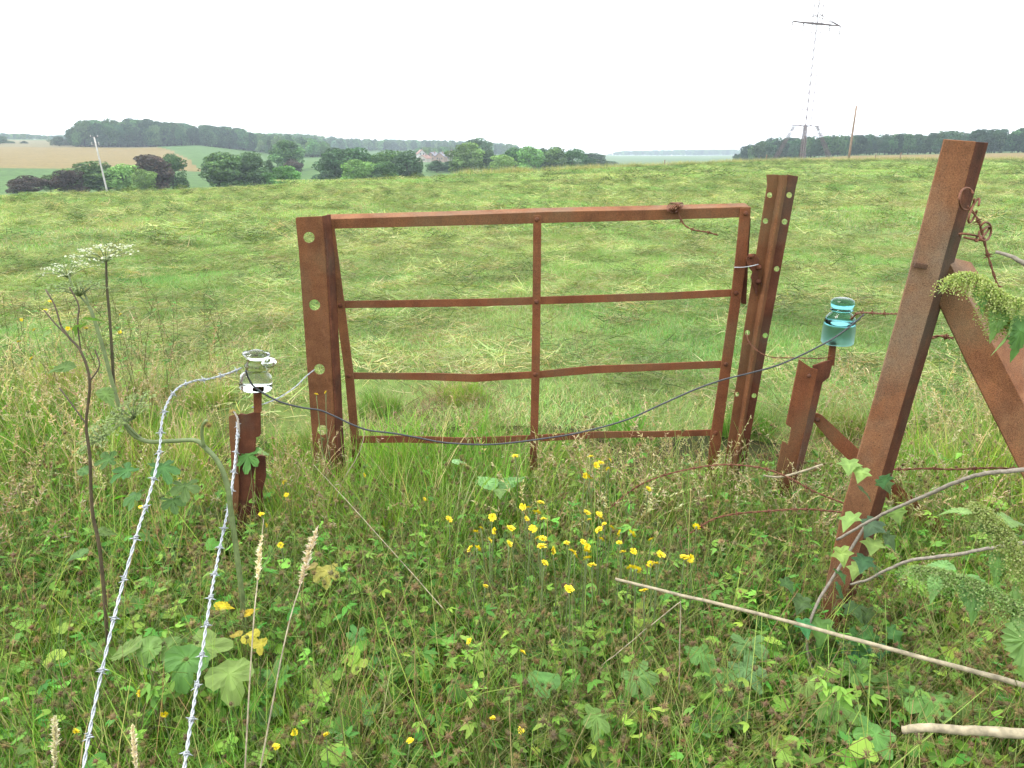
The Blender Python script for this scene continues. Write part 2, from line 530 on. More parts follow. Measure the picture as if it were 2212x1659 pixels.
# ------------------------------------------------------------------ strips of leaf, blade and straw
def strips(base, az, t0, bend, L, Wd, S=3, prof='grass', roll=0.0):
    base = np.asarray(base, float); n = len(base)
    bc = lambda q: np.broadcast_to(np.asarray(q, float), (n,))
    az, t0, bend, L, Wd, roll = map(bc, (az, t0, bend, L, Wd, roll))
    d = np.stack([np.cos(az), np.sin(az), np.zeros(n)], 1)
    pr = np.stack([-np.sin(az), np.cos(az), np.zeros(n)], 1)
    z = np.array([0, 0, 1.0])
    pos = base.copy(); V = []
    for i in range(S + 1):
        s = i / S
        a = t0 + bend * s
        nr = np.cos(a)[:, None] * d - np.sin(a)[:, None] * z
        side = np.cos(roll)[:, None] * pr + np.sin(roll)[:, None] * nr
        w = {'grass': 1 - s ** 1.6 * .96, 'leaf': max(.04, math.sin(PI * min(1, .05 + .95 * s)) ** .8), 'stem': 1 - .5 * s, 'flat': 1.0}[prof]
        V.append(pos - side * (Wd * w / 2)[:, None]); V.append(pos + side * (Wd * w / 2)[:, None])
        am = t0 + bend * (s + .5 / S)
        pos = pos + (L / S)[:, None] * (np.sin(am)[:, None] * d + np.cos(am)[:, None] * z)
    V = np.stack(V, 1).reshape(-1, 3)
    k = 2 * (S + 1)
    f0 = np.array([[2 * i, 2 * i + 1, 2 * i + 3, 2 * i + 2] for i in range(S)])
    Fc = (f0[None] + (np.arange(n) * k)[:, None, None]).reshape(-1, 4)
    tip = pos
    return V, Fc, k, tip
def strip_cols(c, k, tipc=None):
    c = np.asarray(c, float)
    return np.repeat(c, k, 0)
def pick(n, pal, jit=.15, g=rng):
    pal = np.asarray(pal, float)
    c = pal[g.integers(0, len(pal), n)]
    return c * (1 + g.uniform(-jit, jit, (n, 1))) * (1 + g.uniform(-jit * .4, jit * .4, (n, 3)))

# ------------------------------------------------------------------ scattering (one object of uncountable growth)
def template(meshes, cname):
    c = bpy.data.collections.new(cname)
    for i, me in enumerate(meshes):
        o = bpy.data.objects.new(f"{cname}_{i:02d}", me)
        c.objects.link(o)
    return c
def scatter(name, coll, pos, rot, scl, idx, tint, label, cat):
    me = bpy.data.meshes.new(name)
    pos = np.asarray(pos, np.float32); n = len(pos)
    me.vertices.add(n); me.vertices.foreach_set("co", pos.ravel())
    for an, ty, key, val in (("rot", 'FLOAT_VECTOR', "vector", rot), ("scl", 'FLOAT', "value", scl), ("idx", 'INT', "value", idx), ("tint", 'FLOAT_VECTOR', "vector", tint)):
        a = me.attributes.new(an, ty, 'POINT')
        v = np.asarray(val, np.int32 if ty == 'INT' else np.float32)
        a.data.foreach_set(key, np.ascontiguousarray(v).ravel())
    o = bpy.data.objects.new(name, me)
    COL.objects.link(o)
    ng = bpy.data.node_groups.new(name, 'GeometryNodeTree')
    ng.interface.new_socket("Geometry", in_out='INPUT', socket_type='NodeSocketGeometry')
    ng.interface.new_socket("Geometry", in_out='OUTPUT', socket_type='NodeSocketGeometry')
    gi = ng.nodes.new('NodeGroupInput'); go = ng.nodes.new('NodeGroupOutput')
    ip = ng.nodes.new('GeometryNodeInstanceOnPoints')
    ci = ng.nodes.new('GeometryNodeCollectionInfo')
    ci.inputs['Collection'].default_value = coll
    ci.inputs['Separate Children'].default_value = True
    ci.inputs['Reset Children'].default_value = True
    def na(nm, ty):
        q = ng.nodes.new('GeometryNodeInputNamedAttribute'); q.data_type = ty; q.inputs['Name'].default_value = nm
        return q.outputs['Attribute']
    er = ng.nodes.new('FunctionNodeEulerToRotation')
    lk = ng.links.new
    lk(gi.outputs[0], ip.inputs['Points']); lk(ci.outputs[0], ip.inputs['Instance'])
    ip.inputs['Pick Instance'].default_value = True
    lk(na('idx', 'INT'), ip.inputs['Instance Index'])
    lk(na('rot', 'FLOAT_VECTOR'), er.inputs[0]); lk(er.outputs[0], ip.inputs['Rotation'])
    lk(na('scl', 'FLOAT'), ip.inputs['Scale'])
    lk(ip.outputs[0], go.inputs[0])
    md = o.modifiers.new("growth", 'NODES'); md.node_group = ng
    return tag(o, label, cat, kind='stuff')

# ------------------------------------------------------------------ trees
def crown_geo(seed, lobes, leaf, n, pal, conic=False):
    """many leaf-sized faces spread over the shells of overlapping lobes in a unit tree (height 1, base 0)"""
    g = np.random.default_rng(seed)
    lob = []
    for i in range(lobes):
        if conic:
            h = .15 + .8 * (i + .5) / lobes; r = .17 * (1.05 - h) + .015
            lob.append((g.normal(0, .01), g.normal(0, .01), h, r, .07))
        else:
            a = g.uniform(0, 2 * PI); rad = .30 * math.sqrt(g.uniform(0, 1)); h = g.uniform(.15, .84)
            rad *= 1.0 if h < .65 else .62
            lob.append((rad * math.cos(a), rad * math.sin(a), h, g.uniform(.11, .19), g.uniform(.09, .15)))
    if not conic:
        lob.append((0, 0, .48, .29, .36)); lob.append((.02, 0, .82, .16, .15))
    wts = np.array([l[3] ** 2 for l in lob]); wts /= wts.sum()
    li = g.choice(len(lob), n, p=wts)
    P = np.array(lob)[li]
    dirs = g.normal(size=(n, 3)); dirs /= np.linalg.norm(dirs, axis=1)[:, None]
    rad = g.uniform(.72, 1.06, n) ** .6
    pos = P[:, :3] + dirs * np.stack([P[:, 3], P[:, 3], P[:, 4]], 1) * rad[:, None]
    nrm = dirs + g.normal(0, .55, (n, 3)); nrm /= np.linalg.norm(nrm, axis=1)[:, None]
    t = np.cross(nrm, g.normal(size=(n, 3))); t /= np.linalg.norm(t, axis=1)[:, None]
    b = np.cross(nrm, t)
    s = leaf * g.uniform(.6, 1.35, n)[:, None]
    q = np.stack([pos - t * s, pos - b * s * .6 + nrm * s * .2, pos + t * s, pos + b * s * .6 + nrm * s * .2], 1).reshape(-1, 3)
    q[:, 2] = np.maximum(q[:, 2], .06)
    f = np.arange(n * 4).reshape(n, 4)
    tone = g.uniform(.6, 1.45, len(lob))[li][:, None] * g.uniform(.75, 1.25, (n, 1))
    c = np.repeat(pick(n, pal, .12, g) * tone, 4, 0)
    return q, f, c, lob
def trunk_geo(seed, lob, top=.62):
    g = random.Random(seed)
    mb = MB()
    pts = catmull([(0, 0, -.03), (.006, .004, .18), (g.uniform(-.02, .02), g.uniform(-.02, .02), .4), (0, 0, top)], 4)
    mb.add(*tube_geo(pts, [.026 * (1 - .75 * i / (len(pts) - 1)) for i in range(len(pts))], 6))
    for l in lob[:6]:
        h0 = g.uniform(.2, .42)
        p = catmull([(0, 0, h0), (l[0] * .45, l[1] * .45, (h0 + l[2]) / 2), (l[0], l[1], l[2])], 3)
        mb.add(*tube_geo(p, [.011 * (1 - .7 * i / (len(p) - 1)) for i in range(len(p))], 5))
    return mb.mesh("trunk", BARK, True)
G_PAL = [(0.066, 0.131, 0.049), (0.088, 0.166, 0.057), (0.112, 0.196, 0.062), (0.075, 0.142, 0.057)]
L_PAL = [(0.133, 0.239, 0.068), (0.16, 0.272, 0.077), (0.116, 0.215, 0.062)]
D_PAL = [(0.048, 0.1, 0.049), (0.066, 0.127, 0.054), (0.057, 0.111, 0.057)]
P_PAL = [(0.06, 0.04, 0.039), (0.081, 0.052, 0.046), (0.069, 0.06, 0.043), (0.056, 0.044, 0.043)]
TT = {}
def tree_mesh(kind, v):
    key = (kind, v)
    if key not in TT:
        pal = {'g': G_PAL, 'l': L_PAL, 'd': D_PAL, 'p': P_PAL, 'c': D_PAL}[kind]
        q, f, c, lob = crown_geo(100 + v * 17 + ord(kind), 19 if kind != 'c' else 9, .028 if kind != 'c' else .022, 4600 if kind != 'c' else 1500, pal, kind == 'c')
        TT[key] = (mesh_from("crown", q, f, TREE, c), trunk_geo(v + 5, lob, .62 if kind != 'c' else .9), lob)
    return TT[key]
def tree(name, label, px, r, ytop, hw, kind, v, group=None):
    b = spot(px, r)
    h = height_to(px, ytop, r) - b.z
    wid = hw / F * r * math.cos(math.atan((px - CX) / F)) / .30
    e = empty(name, b, label, "tree" if h > 4 else "bush", group)
    cm, tm, _ = tree_mesh(kind, v)
    for nm, me in (("crown", cm), ("trunk", tm)):
        o = bpy.data.objects.new(nm, me)
        COL.objects.link(o); o.parent = e
        o.scale = (wid, wid, h)
        o.rotation_euler = (0, 0, (px * 7.3) % 6.28)
    return e
VG = "trees along the valley floor"
TREES = [
 ("thorn_bush", "dark purplish bush at the far left end of the valley hedge", 45, 205, 377, 34, 'p', 0),
 ("bush", "small green bush between the two dark purplish bushes on the left", 95, 212, 376, 24, 'g', 1),
 ("thorn_bush", "dark purplish bush just left of the leaning pale pole", 137, 205, 366, 28, 'p', 1),
 ("broadleaf_tree", "rounded dark green tree right behind the pale leaning pole", 197, 215, 345, 52, 'g', 2),
 ("broadleaf_tree", "light green tree between the pale pole and the copper beech", 262, 210, 351, 30, 'l', 0),
 ("bush", "low light green bush against the left foot of the copper beech", 300, 203, 364, 24, 'l', 1),
 ("copper_beech", "dark copper beech standing before the wheat field", 324, 212, 331, 40, 'p', 2),
 ("broadleaf_tree", "green tree touching the right side of the copper beech", 364, 222, 329, 30, 'g', 3),
 ("broadleaf_tree", "broad green tree standing alone right of the wheat field, left half of the pair", 474, 215, 325, 46, 'g', 0),
 ("broadleaf_tree", "darker tree forming the right half of the pair beyond the wheat corner", 541, 220, 324, 36, 'd', 1),
 ("bush", "narrow dark bush right beside the pair of big trees", 578, 240, 343, 12, 'd', 2),
 ("broadleaf_tree", "tall green tree with a purplish foot behind the round light bush", 616, 330, 299, 31, 'g', 1),
 ("copper_beech", "small purplish tree tucked behind the round light green bush", 628, 300, 342, 19, 'p', 0),
 ("bush", "round light green bush at the field edge left of the centre clump", 612, 190, 356, 32, 'l', 2),
 ("broadleaf_tree", "dark tree at the left end of the big centre clump", 722, 240, 317, 36, 'd', 0),
 ("broadleaf_tree", "tall green tree in the middle left of the big centre clump", 774, 255, 315, 38, 'g', 2),
 ("bush", "rounded lighter bush in front of the big centre clump", 768, 215, 342, 32, 'l', 1),
 ("broadleaf_tree", "green tree right of the middle of the big centre clump", 836, 250, 321, 33, 'g', 3),
 ("broadleaf_tree", "dark tree at the right end of the centre clump next to the houses", 884, 245, 322, 28, 'd', 1),
 ("bush", "smaller green bush low in front of the centre clump's right half", 829, 215, 346, 25, 'g', 0),
 ("bush", "dark bush just below the village houses", 942, 330, 345, 18, 'd', 2),
 ("bush", "small dark bush below the rightmost village house", 975, 330, 346, 16, 'd', 0),
 ("broadleaf_tree", "tall light green tree right of the village houses", 1012, 300, 305, 33, 'l', 2),
 ("broadleaf_tree", "highest hazy tree rising behind the light tree by the village", 1037, 420, 296, 28, 'd', 3),
 ("broadleaf_tree", "dark tree right of the tall light green tree by the village", 1056, 300, 321, 20, 'd', 1),
 ("broadleaf_tree", "light green rounded tree low in the right-hand clump", 1084, 270, 332, 23, 'l', 0),
 ("broadleaf_tree", "green tree behind the light rounded one in the right-hand clump", 1111, 300, 316, 25, 'g', 1),
 ("broadleaf_tree", "broad light tree in the middle of the right-hand clump", 1144, 290, 314, 27, 'l', 1),
 ("broadleaf_tree", "thin dark tree in the gap of the right-hand clump", 1174, 310, 317, 16, 'd', 2),
 ("broadleaf_tree", "green tree in the right half of the right-hand clump", 1199, 300, 314, 27, 'g', 0),
 ("broadleaf_tree", "open-crowned tree near the right end of the right-hand clump", 1237, 310, 319, 24, 'g', 3),
 ("bush", "low dark bush where the right-hand clump meets the field crest", 1272, 280, 339, 15, 'd', 0),
 ("broadleaf_tree", "hazy tree closing the right-hand clump before the far valley", 1283, 430, 329, 26, 'd', 3),
 ("bush", "lone small bush at the edge of the pale far valley", 1318, 520, 347, 13, 'd', 1),
 ("bush", "dark bush on the stubble just left of the hilltop wood", 130, 640, 294, 15, 'd', 2),
 ("bush", "rounded bush on the skyline at the very left edge", 4, 700, 292, 13, 'd', 0),
 ("bush", "tiny low bush on the skyline, left one of two", 29, 720, 304.5, 6, 'd', 1),
 ("bush", "tiny low bush on the skyline, right one of two", 55, 720, 304.5, 6, 'd', 2),
 ("conifer_tree", "slim pointed conifer on the ridge above the centre clump", 682, 760, 287, 5, 'c', 0),
]
for (nm, lb, px, r, yt, hw, kd, v) in TREES:
    tree(nm, lb, px, r, yt, hw, kd, v, VG)

# far woods read as one mass each
WOODT = []
for kd, v in (('g', 0), ('d', 0), ('d', 1), ('g', 2), ('c', 0), ('l', 0)):
    pal = {'g': G_PAL, 'd': D_PAL, 'c': D_PAL, 'l': G_PAL}[kd]
    q, f, c, lob = crown_geo(300 + v * 7 + ord(kd), 13 if kd != 'c' else 8, .04 if kd != 'c' else .03, 1500 if kd != 'c' else 700, pal, kd == 'c')
    mb = MB(); mb.add(list(q), [tuple(x) for x in f], c)
    tv, tf = tube_geo([(0, 0, -.05), (0, 0, .3), (0, 0, .6)], [.022, .016, .008], 5)
    mb.add(tv, tf, (.05, .04, .03))
    WOODT.append(mb.mesh("wood_tree", TREE_I))
WOODC = template(WOODT, "wood_tree")
def wood(name, label, path, depth, n, hrange, seed, conifer=.04, tint=(1, 1, 1), wid=.62):
    """path: (column, distance, row of the tree tops) along its front"""
    g = np.random.default_rng(seed)
    xs = [p[0] for p in path]
    P, S, I, RZ, T = [], [], [], [], []
    for i in range(n):
        px = g.uniform(xs[0], xs[-1]); dr = g.uniform(0, 1)
        r = float(np.interp(px, xs, [p[1] for p in path])) + dr * depth
        top = float(np.interp(px, xs, [p[2] for p in path]))
        b = spot(px, r)
        h = (height_to(px, top, r) - b.z) * g.uniform(*hrange)
        P.append(b); S.append(max(h, 3)); I.append(4 if g.uniform() < conifer else int(g.choice([0, 1, 2, 3, 5])))
        RZ.append((0, 0, g.uniform(0, 6.28)))
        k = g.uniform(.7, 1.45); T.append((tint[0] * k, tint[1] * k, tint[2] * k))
    return scatter(name, WOODC, [tuple(p) for p in P], RZ, S, I, T, label, "wood")
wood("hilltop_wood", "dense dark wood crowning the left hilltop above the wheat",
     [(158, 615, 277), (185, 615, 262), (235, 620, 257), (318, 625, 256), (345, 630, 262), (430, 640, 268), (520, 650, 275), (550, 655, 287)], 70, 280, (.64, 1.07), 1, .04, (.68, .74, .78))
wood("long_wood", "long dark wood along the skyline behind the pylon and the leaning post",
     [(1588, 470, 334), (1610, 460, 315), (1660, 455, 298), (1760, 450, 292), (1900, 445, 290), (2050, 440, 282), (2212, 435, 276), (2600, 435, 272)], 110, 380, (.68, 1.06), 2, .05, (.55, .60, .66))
wood("ridge_wood", "hazy wooded ridge behind the village in the centre",
     [(548, 800, 288), (600, 850, 288), (660, 900, 290), (760, 1000, 299), (880, 1050, 302), (960, 1050, 303), (1040, 1000, 306), (1120, 1000, 313)], 220, 480, (.75, 1.1), 3, .14)
wood("far_ridge_wood", "pale blue-grey wood on the distant hill right of the valley gap",
     [(1308, 2250, 334), (1340, 2250, 325), (1480, 2300, 322), (1600, 2300, 322)], 300, 420, (.7, 1.03), 4, .05)
wood("skyline_wood", "faint grey-green wood on the skyline at the far left edge",
     [(-120, 1150, 284), (60, 1150, 288), (110, 1200, 292), (160, 1200, 290)], 200, 260, (.7, 1.05), 5)
wood("village_trees", "hazy trees around and behind the far village houses",
     [(890, 660, 322), (930, 680, 316), (985, 700, 318), (1010, 700, 320)], 140, 70, (.7, 1.1), 6, .12)
wood("slope_trees", "hazy mixed trees on the slope left of the centre clump",
     [(552, 640, 287), (600, 600, 289), (650, 560, 295), (710, 560, 303)], 150, 150, (.6, 1.04), 7, .05)

# ------------------------------------------------------------------ village houses
M_WALL = [flat_mat("cream_render", (.36, .33, .27), .9, 0, .08, 1), flat_mat("pale_brick", (.25, .175, .13), .9, 0, .12, 2), flat_mat("white_render", (.45, .44, .41), .9, 0, .06, 1)]
M_ROOF = [flat_mat("grey_slate", (.17, .16, .18), .8, 0, .15, 2), flat_mat("brown_tile", (.22, .13, .10), .85, 0, .15, 2)]
M_PANE = flat_mat("window_pane", (.04, .05, .06), .15, 0, .1, 3, .6)
M_DOOR = flat_mat("painted_door", (.10, .07, .05), .6, 0, .1, 3)
def house(label, px, py, r, w, d, hw, hr, rot, wm, rm):
    b = spot(px, r)
    b.z = max(b.z, height_to(px, py, r))
    e = empty("village_house", b, label, "house", "houses of the far village")
    e.rotation_euler = (0, 0, rot)
    def kid(nm, me, par=None):
        o = bpy.data.objects.new(nm, me); COL.objects.link(o); o.parent = par or e
        return o
    g = spot(px, r).z - b.z - .5
    v = [(-w/2, -d/2, g), (w/2, -d/2, g), (w/2, d/2, g), (-w/2, d/2, g), (-w/2, -d/2, hw), (w/2, -d/2, hw), (w/2, d/2, hw), (-w/2, d/2, hw), (0, -d/2, hw + hr), (0, d/2, hw + hr)]
    f = [(0, 1, 5, 8, 4), (2, 3, 7, 9, 6), (1, 2, 6, 5), (3, 0, 4, 7)]
    kid("wall", mesh_from("wall", v, f, M_WALL[wm]))
    o_, t_ = .4, .22
    k = hr / (w / 2)
    rv, rf = [], []
    for s in (-1, 1):
        A = [(0, y, hw + hr) for y in (-d/2 - o_, d/2 + o_)]
        B = [(s * (w/2 + o_), y, hw - o_ * k) for y in (-d/2 - o_, d/2 + o_)]
        n0 = len(rv)
        rv += [A[0], A[1], B[1], B[0]] + [(p[0], p[1], p[2] + t_) for p in (A[0], A[1], B[1], B[0])]
        rf += [tuple(n0 + i for i in q) for q in ((0, 1, 2, 3), (4, 5, 6, 7), (3, 2, 6, 7), (0, 3, 7, 4), (1, 2, 6, 5))]
    ro = kid("roof", mesh_from("roof", rv, rf, M_ROOF[rm]))
    cv, cf = box_geo(w * .12, w * .12 + .6, -.3, .5, hw + hr * .5, hw + hr + .9)
    kid("chimney", mesh_from("chimney", cv, cf, M_WALL[1]), ro)
    for wx, wz in ((-w * .25, 1.0), (w * .25, 1.0), (-w * .2, 3.4), (w * .2, 3.4)):
        if wz + 1.2 < hw + hr * (1 - abs(wx) * 2 / w) - .2:
            pv, pf = box_geo(wx - .5, wx + .5, -d/2 - .05, -d/2 - .003, wz, wz + 1.2)
            kid("window", mesh_from("window", pv, pf, M_PANE))
    pv, pf = box_geo(-.45, .45, -d/2 - .05, -d/2 - .004, 0, 2.0)
    kid("door", mesh_from("door", pv, pf, M_DOOR))
house("white gabled house at the left end of the far village", 909, 344, 610, 6.2, 7.8, 4.1, 2.8, .35, 2, 1)
house("low pale house in front of the leftmost village house", 917, 351, 560, 7.0, 7.0, 2.5, 2.3, -.5, 0, 1)
house("grey-roofed house in the middle of the far village", 936, 347, 600, 7.8, 7.0, 3.3, 2.8, -.55, 1, 0)
house("grey-roofed house right of the middle of the far village", 953, 347, 590, 7.0, 7.0, 3.1, 2.7, -.3, 1, 0)
house("cream gabled house at the right end of the far village", 972, 345, 600, 7.0, 7.0, 3.7, 3.0, .15, 0, 0)

# ------------------------------------------------------------------ pylon, poles, fence posts on the crest
def pylon():
    r = 170.0
    b = spot(1734, r)
    e = empty("pylon", b, "tall slim lattice power pylon on four splayed legs beyond the field crest", "pylon")
    z1 = height_to(1734, 272, r)
    H = 44.0
    A = .45
    ca, sa = math.cos(A), math.sin(A)
    def P(x, y, z): return Vector((b.x + x * ca - y * sa, b.y + x * sa + y * ca, z))
    bw, tw = 3.9, .95
    def lattice(nm, p0, p1, w0, w1, nseg, th):
        mb = MB()
        ax = (p1 - p0)
        s = Vector((ca, sa, 0)); u = Vector((-sa, ca, 0))
        pr = []
        for i in range(nseg + 1):
            t = i / nseg; c = p0 + ax * t; w = w0 + (w1 - w0) * t
            pr.append([c + s * (a * w / 2) + u * (q * w / 2) for a, q in ((-1, -1), (1, -1), (1, 1), (-1, 1))])
        for i in range(nseg):
            for k in range(4):
                mb.add(*beam_geo(pr[i][k], pr[i + 1][k], th))
                mb.add(*beam_geo(pr[i][k], pr[i + 1][(k + 1) % 4], th * .6))
                mb.add(*beam_geo(pr[i + 1][k], pr[i + 1][(k + 1) % 4], th * .55))
        return add(nm, mb.mesh(nm, STEEL), e)
    for sx, sy in ((-1, -1), (1, -1), (1, 1), (-1, 1)):
        x0, y0 = sx * bw, sy * bw
        gx = P(x0, y0, 0); gz = ground(gx.x, gx.y) - .2
        lattice("leg", P(x0, y0, gz), P(sx * tw * 1.6, sy * tw * 1.6, z1), .7, .4, 6, .09)
    lattice("mast", P(0, 0, z1), P(0, 0, H), 1.5, 1.1, 24, .10)
    zu = height_to(1757, 50, r)
    for nm, zz, hl, th in (("lower_crossarm", z1, 3.7, .2), ("upper_crossarm", zu, 6.4, .2), ("top_crossarm", zu + 7.5, 5.0, .16)):
        mb = MB()
        for q in (-.6, .6):
            mb.add(*beam_geo(P(-hl, 0, zz), P(0, q, zz), th)); mb.add(*beam_geo(P(0, q, zz), P(hl, 0, zz), th))
            if nm == "lower_crossarm": continue
            mb.add(*beam_geo(P(-hl, 0, zz), P(0, q, zz + 1.5), th * .6)); mb.add(*beam_geo(P(0, q, zz + 1.5), P(hl, 0, zz), th * .6))
        add(nm, mb.mesh(nm, STEEL), e)
        if nm != "lower_crossarm":
            for sx in (-1, 1):
                for k in (1.0, .55):
                    p = P(sx * hl * k, 0, zz)
                    prof = [(.05, 0)] + [(.16 if i % 2 else .06, -.2 * i) for i in range(1, 9)] + [(.05, -1.8)]
                    v, f = lathe_geo(prof, p, (0, 0.0001, 1), 8)
                    add("insulator_string", mesh_from("insulator_string", v, f, STEEL, None, True), e)
    return zu, P
zu, PY = pylon()
def conductor(label, a, b, sag, rad):
    pts = []
    for i in range(41):
        t = i / 40
        p = a.lerp(b, t); p.z -= 4 * sag * t * (1 - t); pts.append(p)
    e = tag(tube("overhead_cable", pts, rad, CONDUCTOR, None, 5), label, "cable", "overhead cables to the pylon")
for k, (off, lab) in enumerate(((-6.4, "upper of the two faint power lines crossing the pale sky"), (6.4, "lower of the two faint power lines crossing the pale sky"))):
    a = PY(off, 0, zu - 1.8)
    far = Vector((-330 + 14 * k, 262 - 20 * k, 34 - 2.0 * k))
    conductor(lab, a, far, 9.0 if k == 0 else 9.6, .03)

def pole(name, label, top, basepx, r, rad, mat, lean=0, cross=True):
    bz = spot(basepx, r)
    p1 = at(top[0], top[1], bz.y)
    e = empty(name, bz, label, "pole")
    pts = [Vector(bz) - Vector((0, 0, .4)) + (p1 - bz) * t for t in (0, .25, .5, .75, 1)]
    tube("shaft", pts, [rad, rad * .95, rad * .88, rad * .82, rad * .75], mat, e, 8)
    if cross:
        for k, dz in enumerate((-.35, -1.15, -1.3)):
            for s in (-1, 1):
                c = p1 + Vector((s * .42, .02, dz))
                tube("bracket", [p1 + Vector((0, 0, dz - .12)), c], .025, STEEL, e, 5)
                v, f = lathe_geo([(.01, -.05), (.06, -.04), (.05, .05), (.065, .09), (.03, .16), (.001, .17)], c, (0, 0.0001, 1), 8)
                add("insulator", mesh_from("insulator", v, f, CONCRETE, None, True), e)
    return e, p1
pole("utility_pole", "pale concrete pole with small brackets standing before the valley trees", (202, 288), 219, 105, .115, CONCRETE)
pole("utility_pole", "bare brown wooden pole right of the pylon on the field crest", (1851, 222), 1835.5, 122, .17, WOODPOLE, cross=False)
FP = [(1031, 7, "small stake on the crest by the village-side trees"), (1178, 6, "small stake on the crest below the right-hand tree clump"), (1437, 12, "dark stake on the crest in front of the pale far valley"),
      (1657, 13, "dark stake on the crest left of the pylon"), (1893, 12, "thin stake on the crest right of the bare wooden pole"), (1947, 13, "stake on the crest nearest to the leaning rusty post")]
for px, hpx, lab in FP:
    r = crest_r(px) - 1.5
    b = spot(px, r); h = hpx / F * r * 1.1
    e = tag(tube("fence_stake", [b - Vector((0, 0, .2)), b + Vector((.01, 0, h * .6)), b + Vector((.03, 0, h))], [.075, .07, .06], WOODPOLE, None, 7), lab, "stake", "stakes on the field crest")

# ------------------------------------------------------------------ air
hv, hf = box_geo(-3400, 2400, -40, 3600, -30, 60)
M_HAZE = bpy.data.materials.new("haze_air"); M_HAZE.use_nodes = True
ht = M_HAZE.node_tree; ht.nodes.clear()
ho = ht.nodes.new("ShaderNodeOutputMaterial"); hp = ht.nodes.new("ShaderNodeVolumePrincipled")
hp.inputs["Color"].default_value = (.78, .90, 1.0, 1); hp.inputs["Density"].default_value = .0003; hp.inputs["Anisotropy"].default_value = .3
ht.links.new(hp.outputs[0], ho.inputs["Volume"])
tag(add("haze", mesh_from("haze", hv, hf, M_HAZE)), "thin pale haze over the distant valley", "haze", kind='stuff')
# ------------------------------------------------------------------ the gate
YG = 3.30
def lean(x0, y0, x1, y1):
    return lambda y: x0 + (x1 - x0) * (y - y0) / (y1 - y0)
gate = empty("field_gate", at(1150, 1060, YG), "rusty steel field gate with bent flat rails between two steel posts", "gate")
# top rail: an angle iron, front leg and top leg
plate("top_rail", rod_outline([(712, 474), (960, 466), (1195, 457.5), (1400, 454), (1604, 449)], [(712, 494.5), (960, 488), (1195, 481.5), (1400, 476), (1602, 469.5)]), YG + .004, .008, RUST, gate)
tr = [(702, 473.6, 706, 463), (960, 465.6, 955, 456.5), (1195, 457, 1188, 448.5), (1400, 453.5, 1390, 444), (1621, 446.5, 1609, 438.5)]
vs, fs = [], []
for a, b, c, d in tr:
    p, q = at(a, b, YG + .004), at(c, d, YG + .062)
    vs += [p, q, q - Vector((0, 0, .008)), p - Vector((0, 0, .0035))]
for i in range(len(tr) - 1):
    for k in range(4):
        fs.append((4 * i + k, 4 * i + (k + 1) % 4, 4 * i + 4 + (k + 1) % 4, 4 * i + 4 + k))
fs += [(3, 2, 1, 0), tuple(4 * (len(tr) - 1) + k for k in range(4))]
add("top_rail_flange", mesh_from("top_rail_flange", vs, fs, RUST_PALE), gate, bevel=.001)  # paler rust on the top leg: light from above put into the colour
plate("hinge_stile", rod_outline([(700, 473), (724, 658), (744, 805), (760, 975), (764, 1075)], [(719.5, 473), (744, 658), (763, 805), (777, 975), (781, 1075)]), YG - .0065, .010, RUST, gate)
plate("latch_stile", rod_outline([(1600, 450), (1590, 550), (1580, 638), (1558, 790), (1535, 943), (1522, 1075)], [(1622.5, 448), (1614, 550), (1602, 638), (1580.5, 790), (1559, 943), (1544, 1075)]), YG - .0065, .010, RUST_RED, gate)
plate("latch_plate", [(1612, 470), (1622, 470), (1617, 560), (1612, 657), (1601, 656), (1605, 560)], YG + .012, .006, RUST_DARK, gate)
plate("middle_bar", rod_outline([(1152, 466), (1150.5, 640), (1148, 805), (1145.5, 945), (1143, 1075)], [(1169.5, 466), (1168, 640), (1166, 805), (1162, 945), (1158.5, 1075)]), YG - .0065, .009, RUST_RED, gate)
plate("rail", rod_outline([(728, 650.5), (900, 648), (1060, 645), (1160, 641.5), (1300, 637), (1440, 632), (1594, 624.5)], [(728, 666), (900, 664), (1060, 661.5), (1160, 658), (1300, 653.5), (1440, 648), (1594, 640)]), YG + .0045, .008, RUST_RED, gate)
plate("rail", rod_outline([(750, 805), (840, 806), (940, 806), (1027, 809), (1090, 806), (1165, 802), (1220, 796), (1281, 790.5), (1420, 785.5), (1572, 779)], [(750, 819.5), (840, 820), (940, 822), (1027, 825.5), (1090, 821), (1165, 817), (1220, 812.5), (1281, 807), (1420, 801), (1572, 794.5)]), YG + .0045, .008, RUST_RED, gate)
plate("rail", rod_outline([(766, 942.5), (880, 942), (1002, 946), (1090, 943), (1160, 940), (1295, 932.5), (1420, 932), (1550, 928)], [(766, 957.5), (880, 956.5), (1002, 960), (1090, 957), (1160, 954.5), (1295, 946.5), (1420, 945), (1550, 941)]), YG + .0045, .008, RUST_RED, gate)
for x, y in ((709, 484), (735, 660), (754, 812), (770, 950), (1160, 474), (1159, 652), (1156, 809), (1153, 948), (1611, 461), (1590, 633), (1568, 787), (1546, 935)):
    bolt(x, y, YG - .007, .0105, RUST_DARK, gate, "rivet", .008)

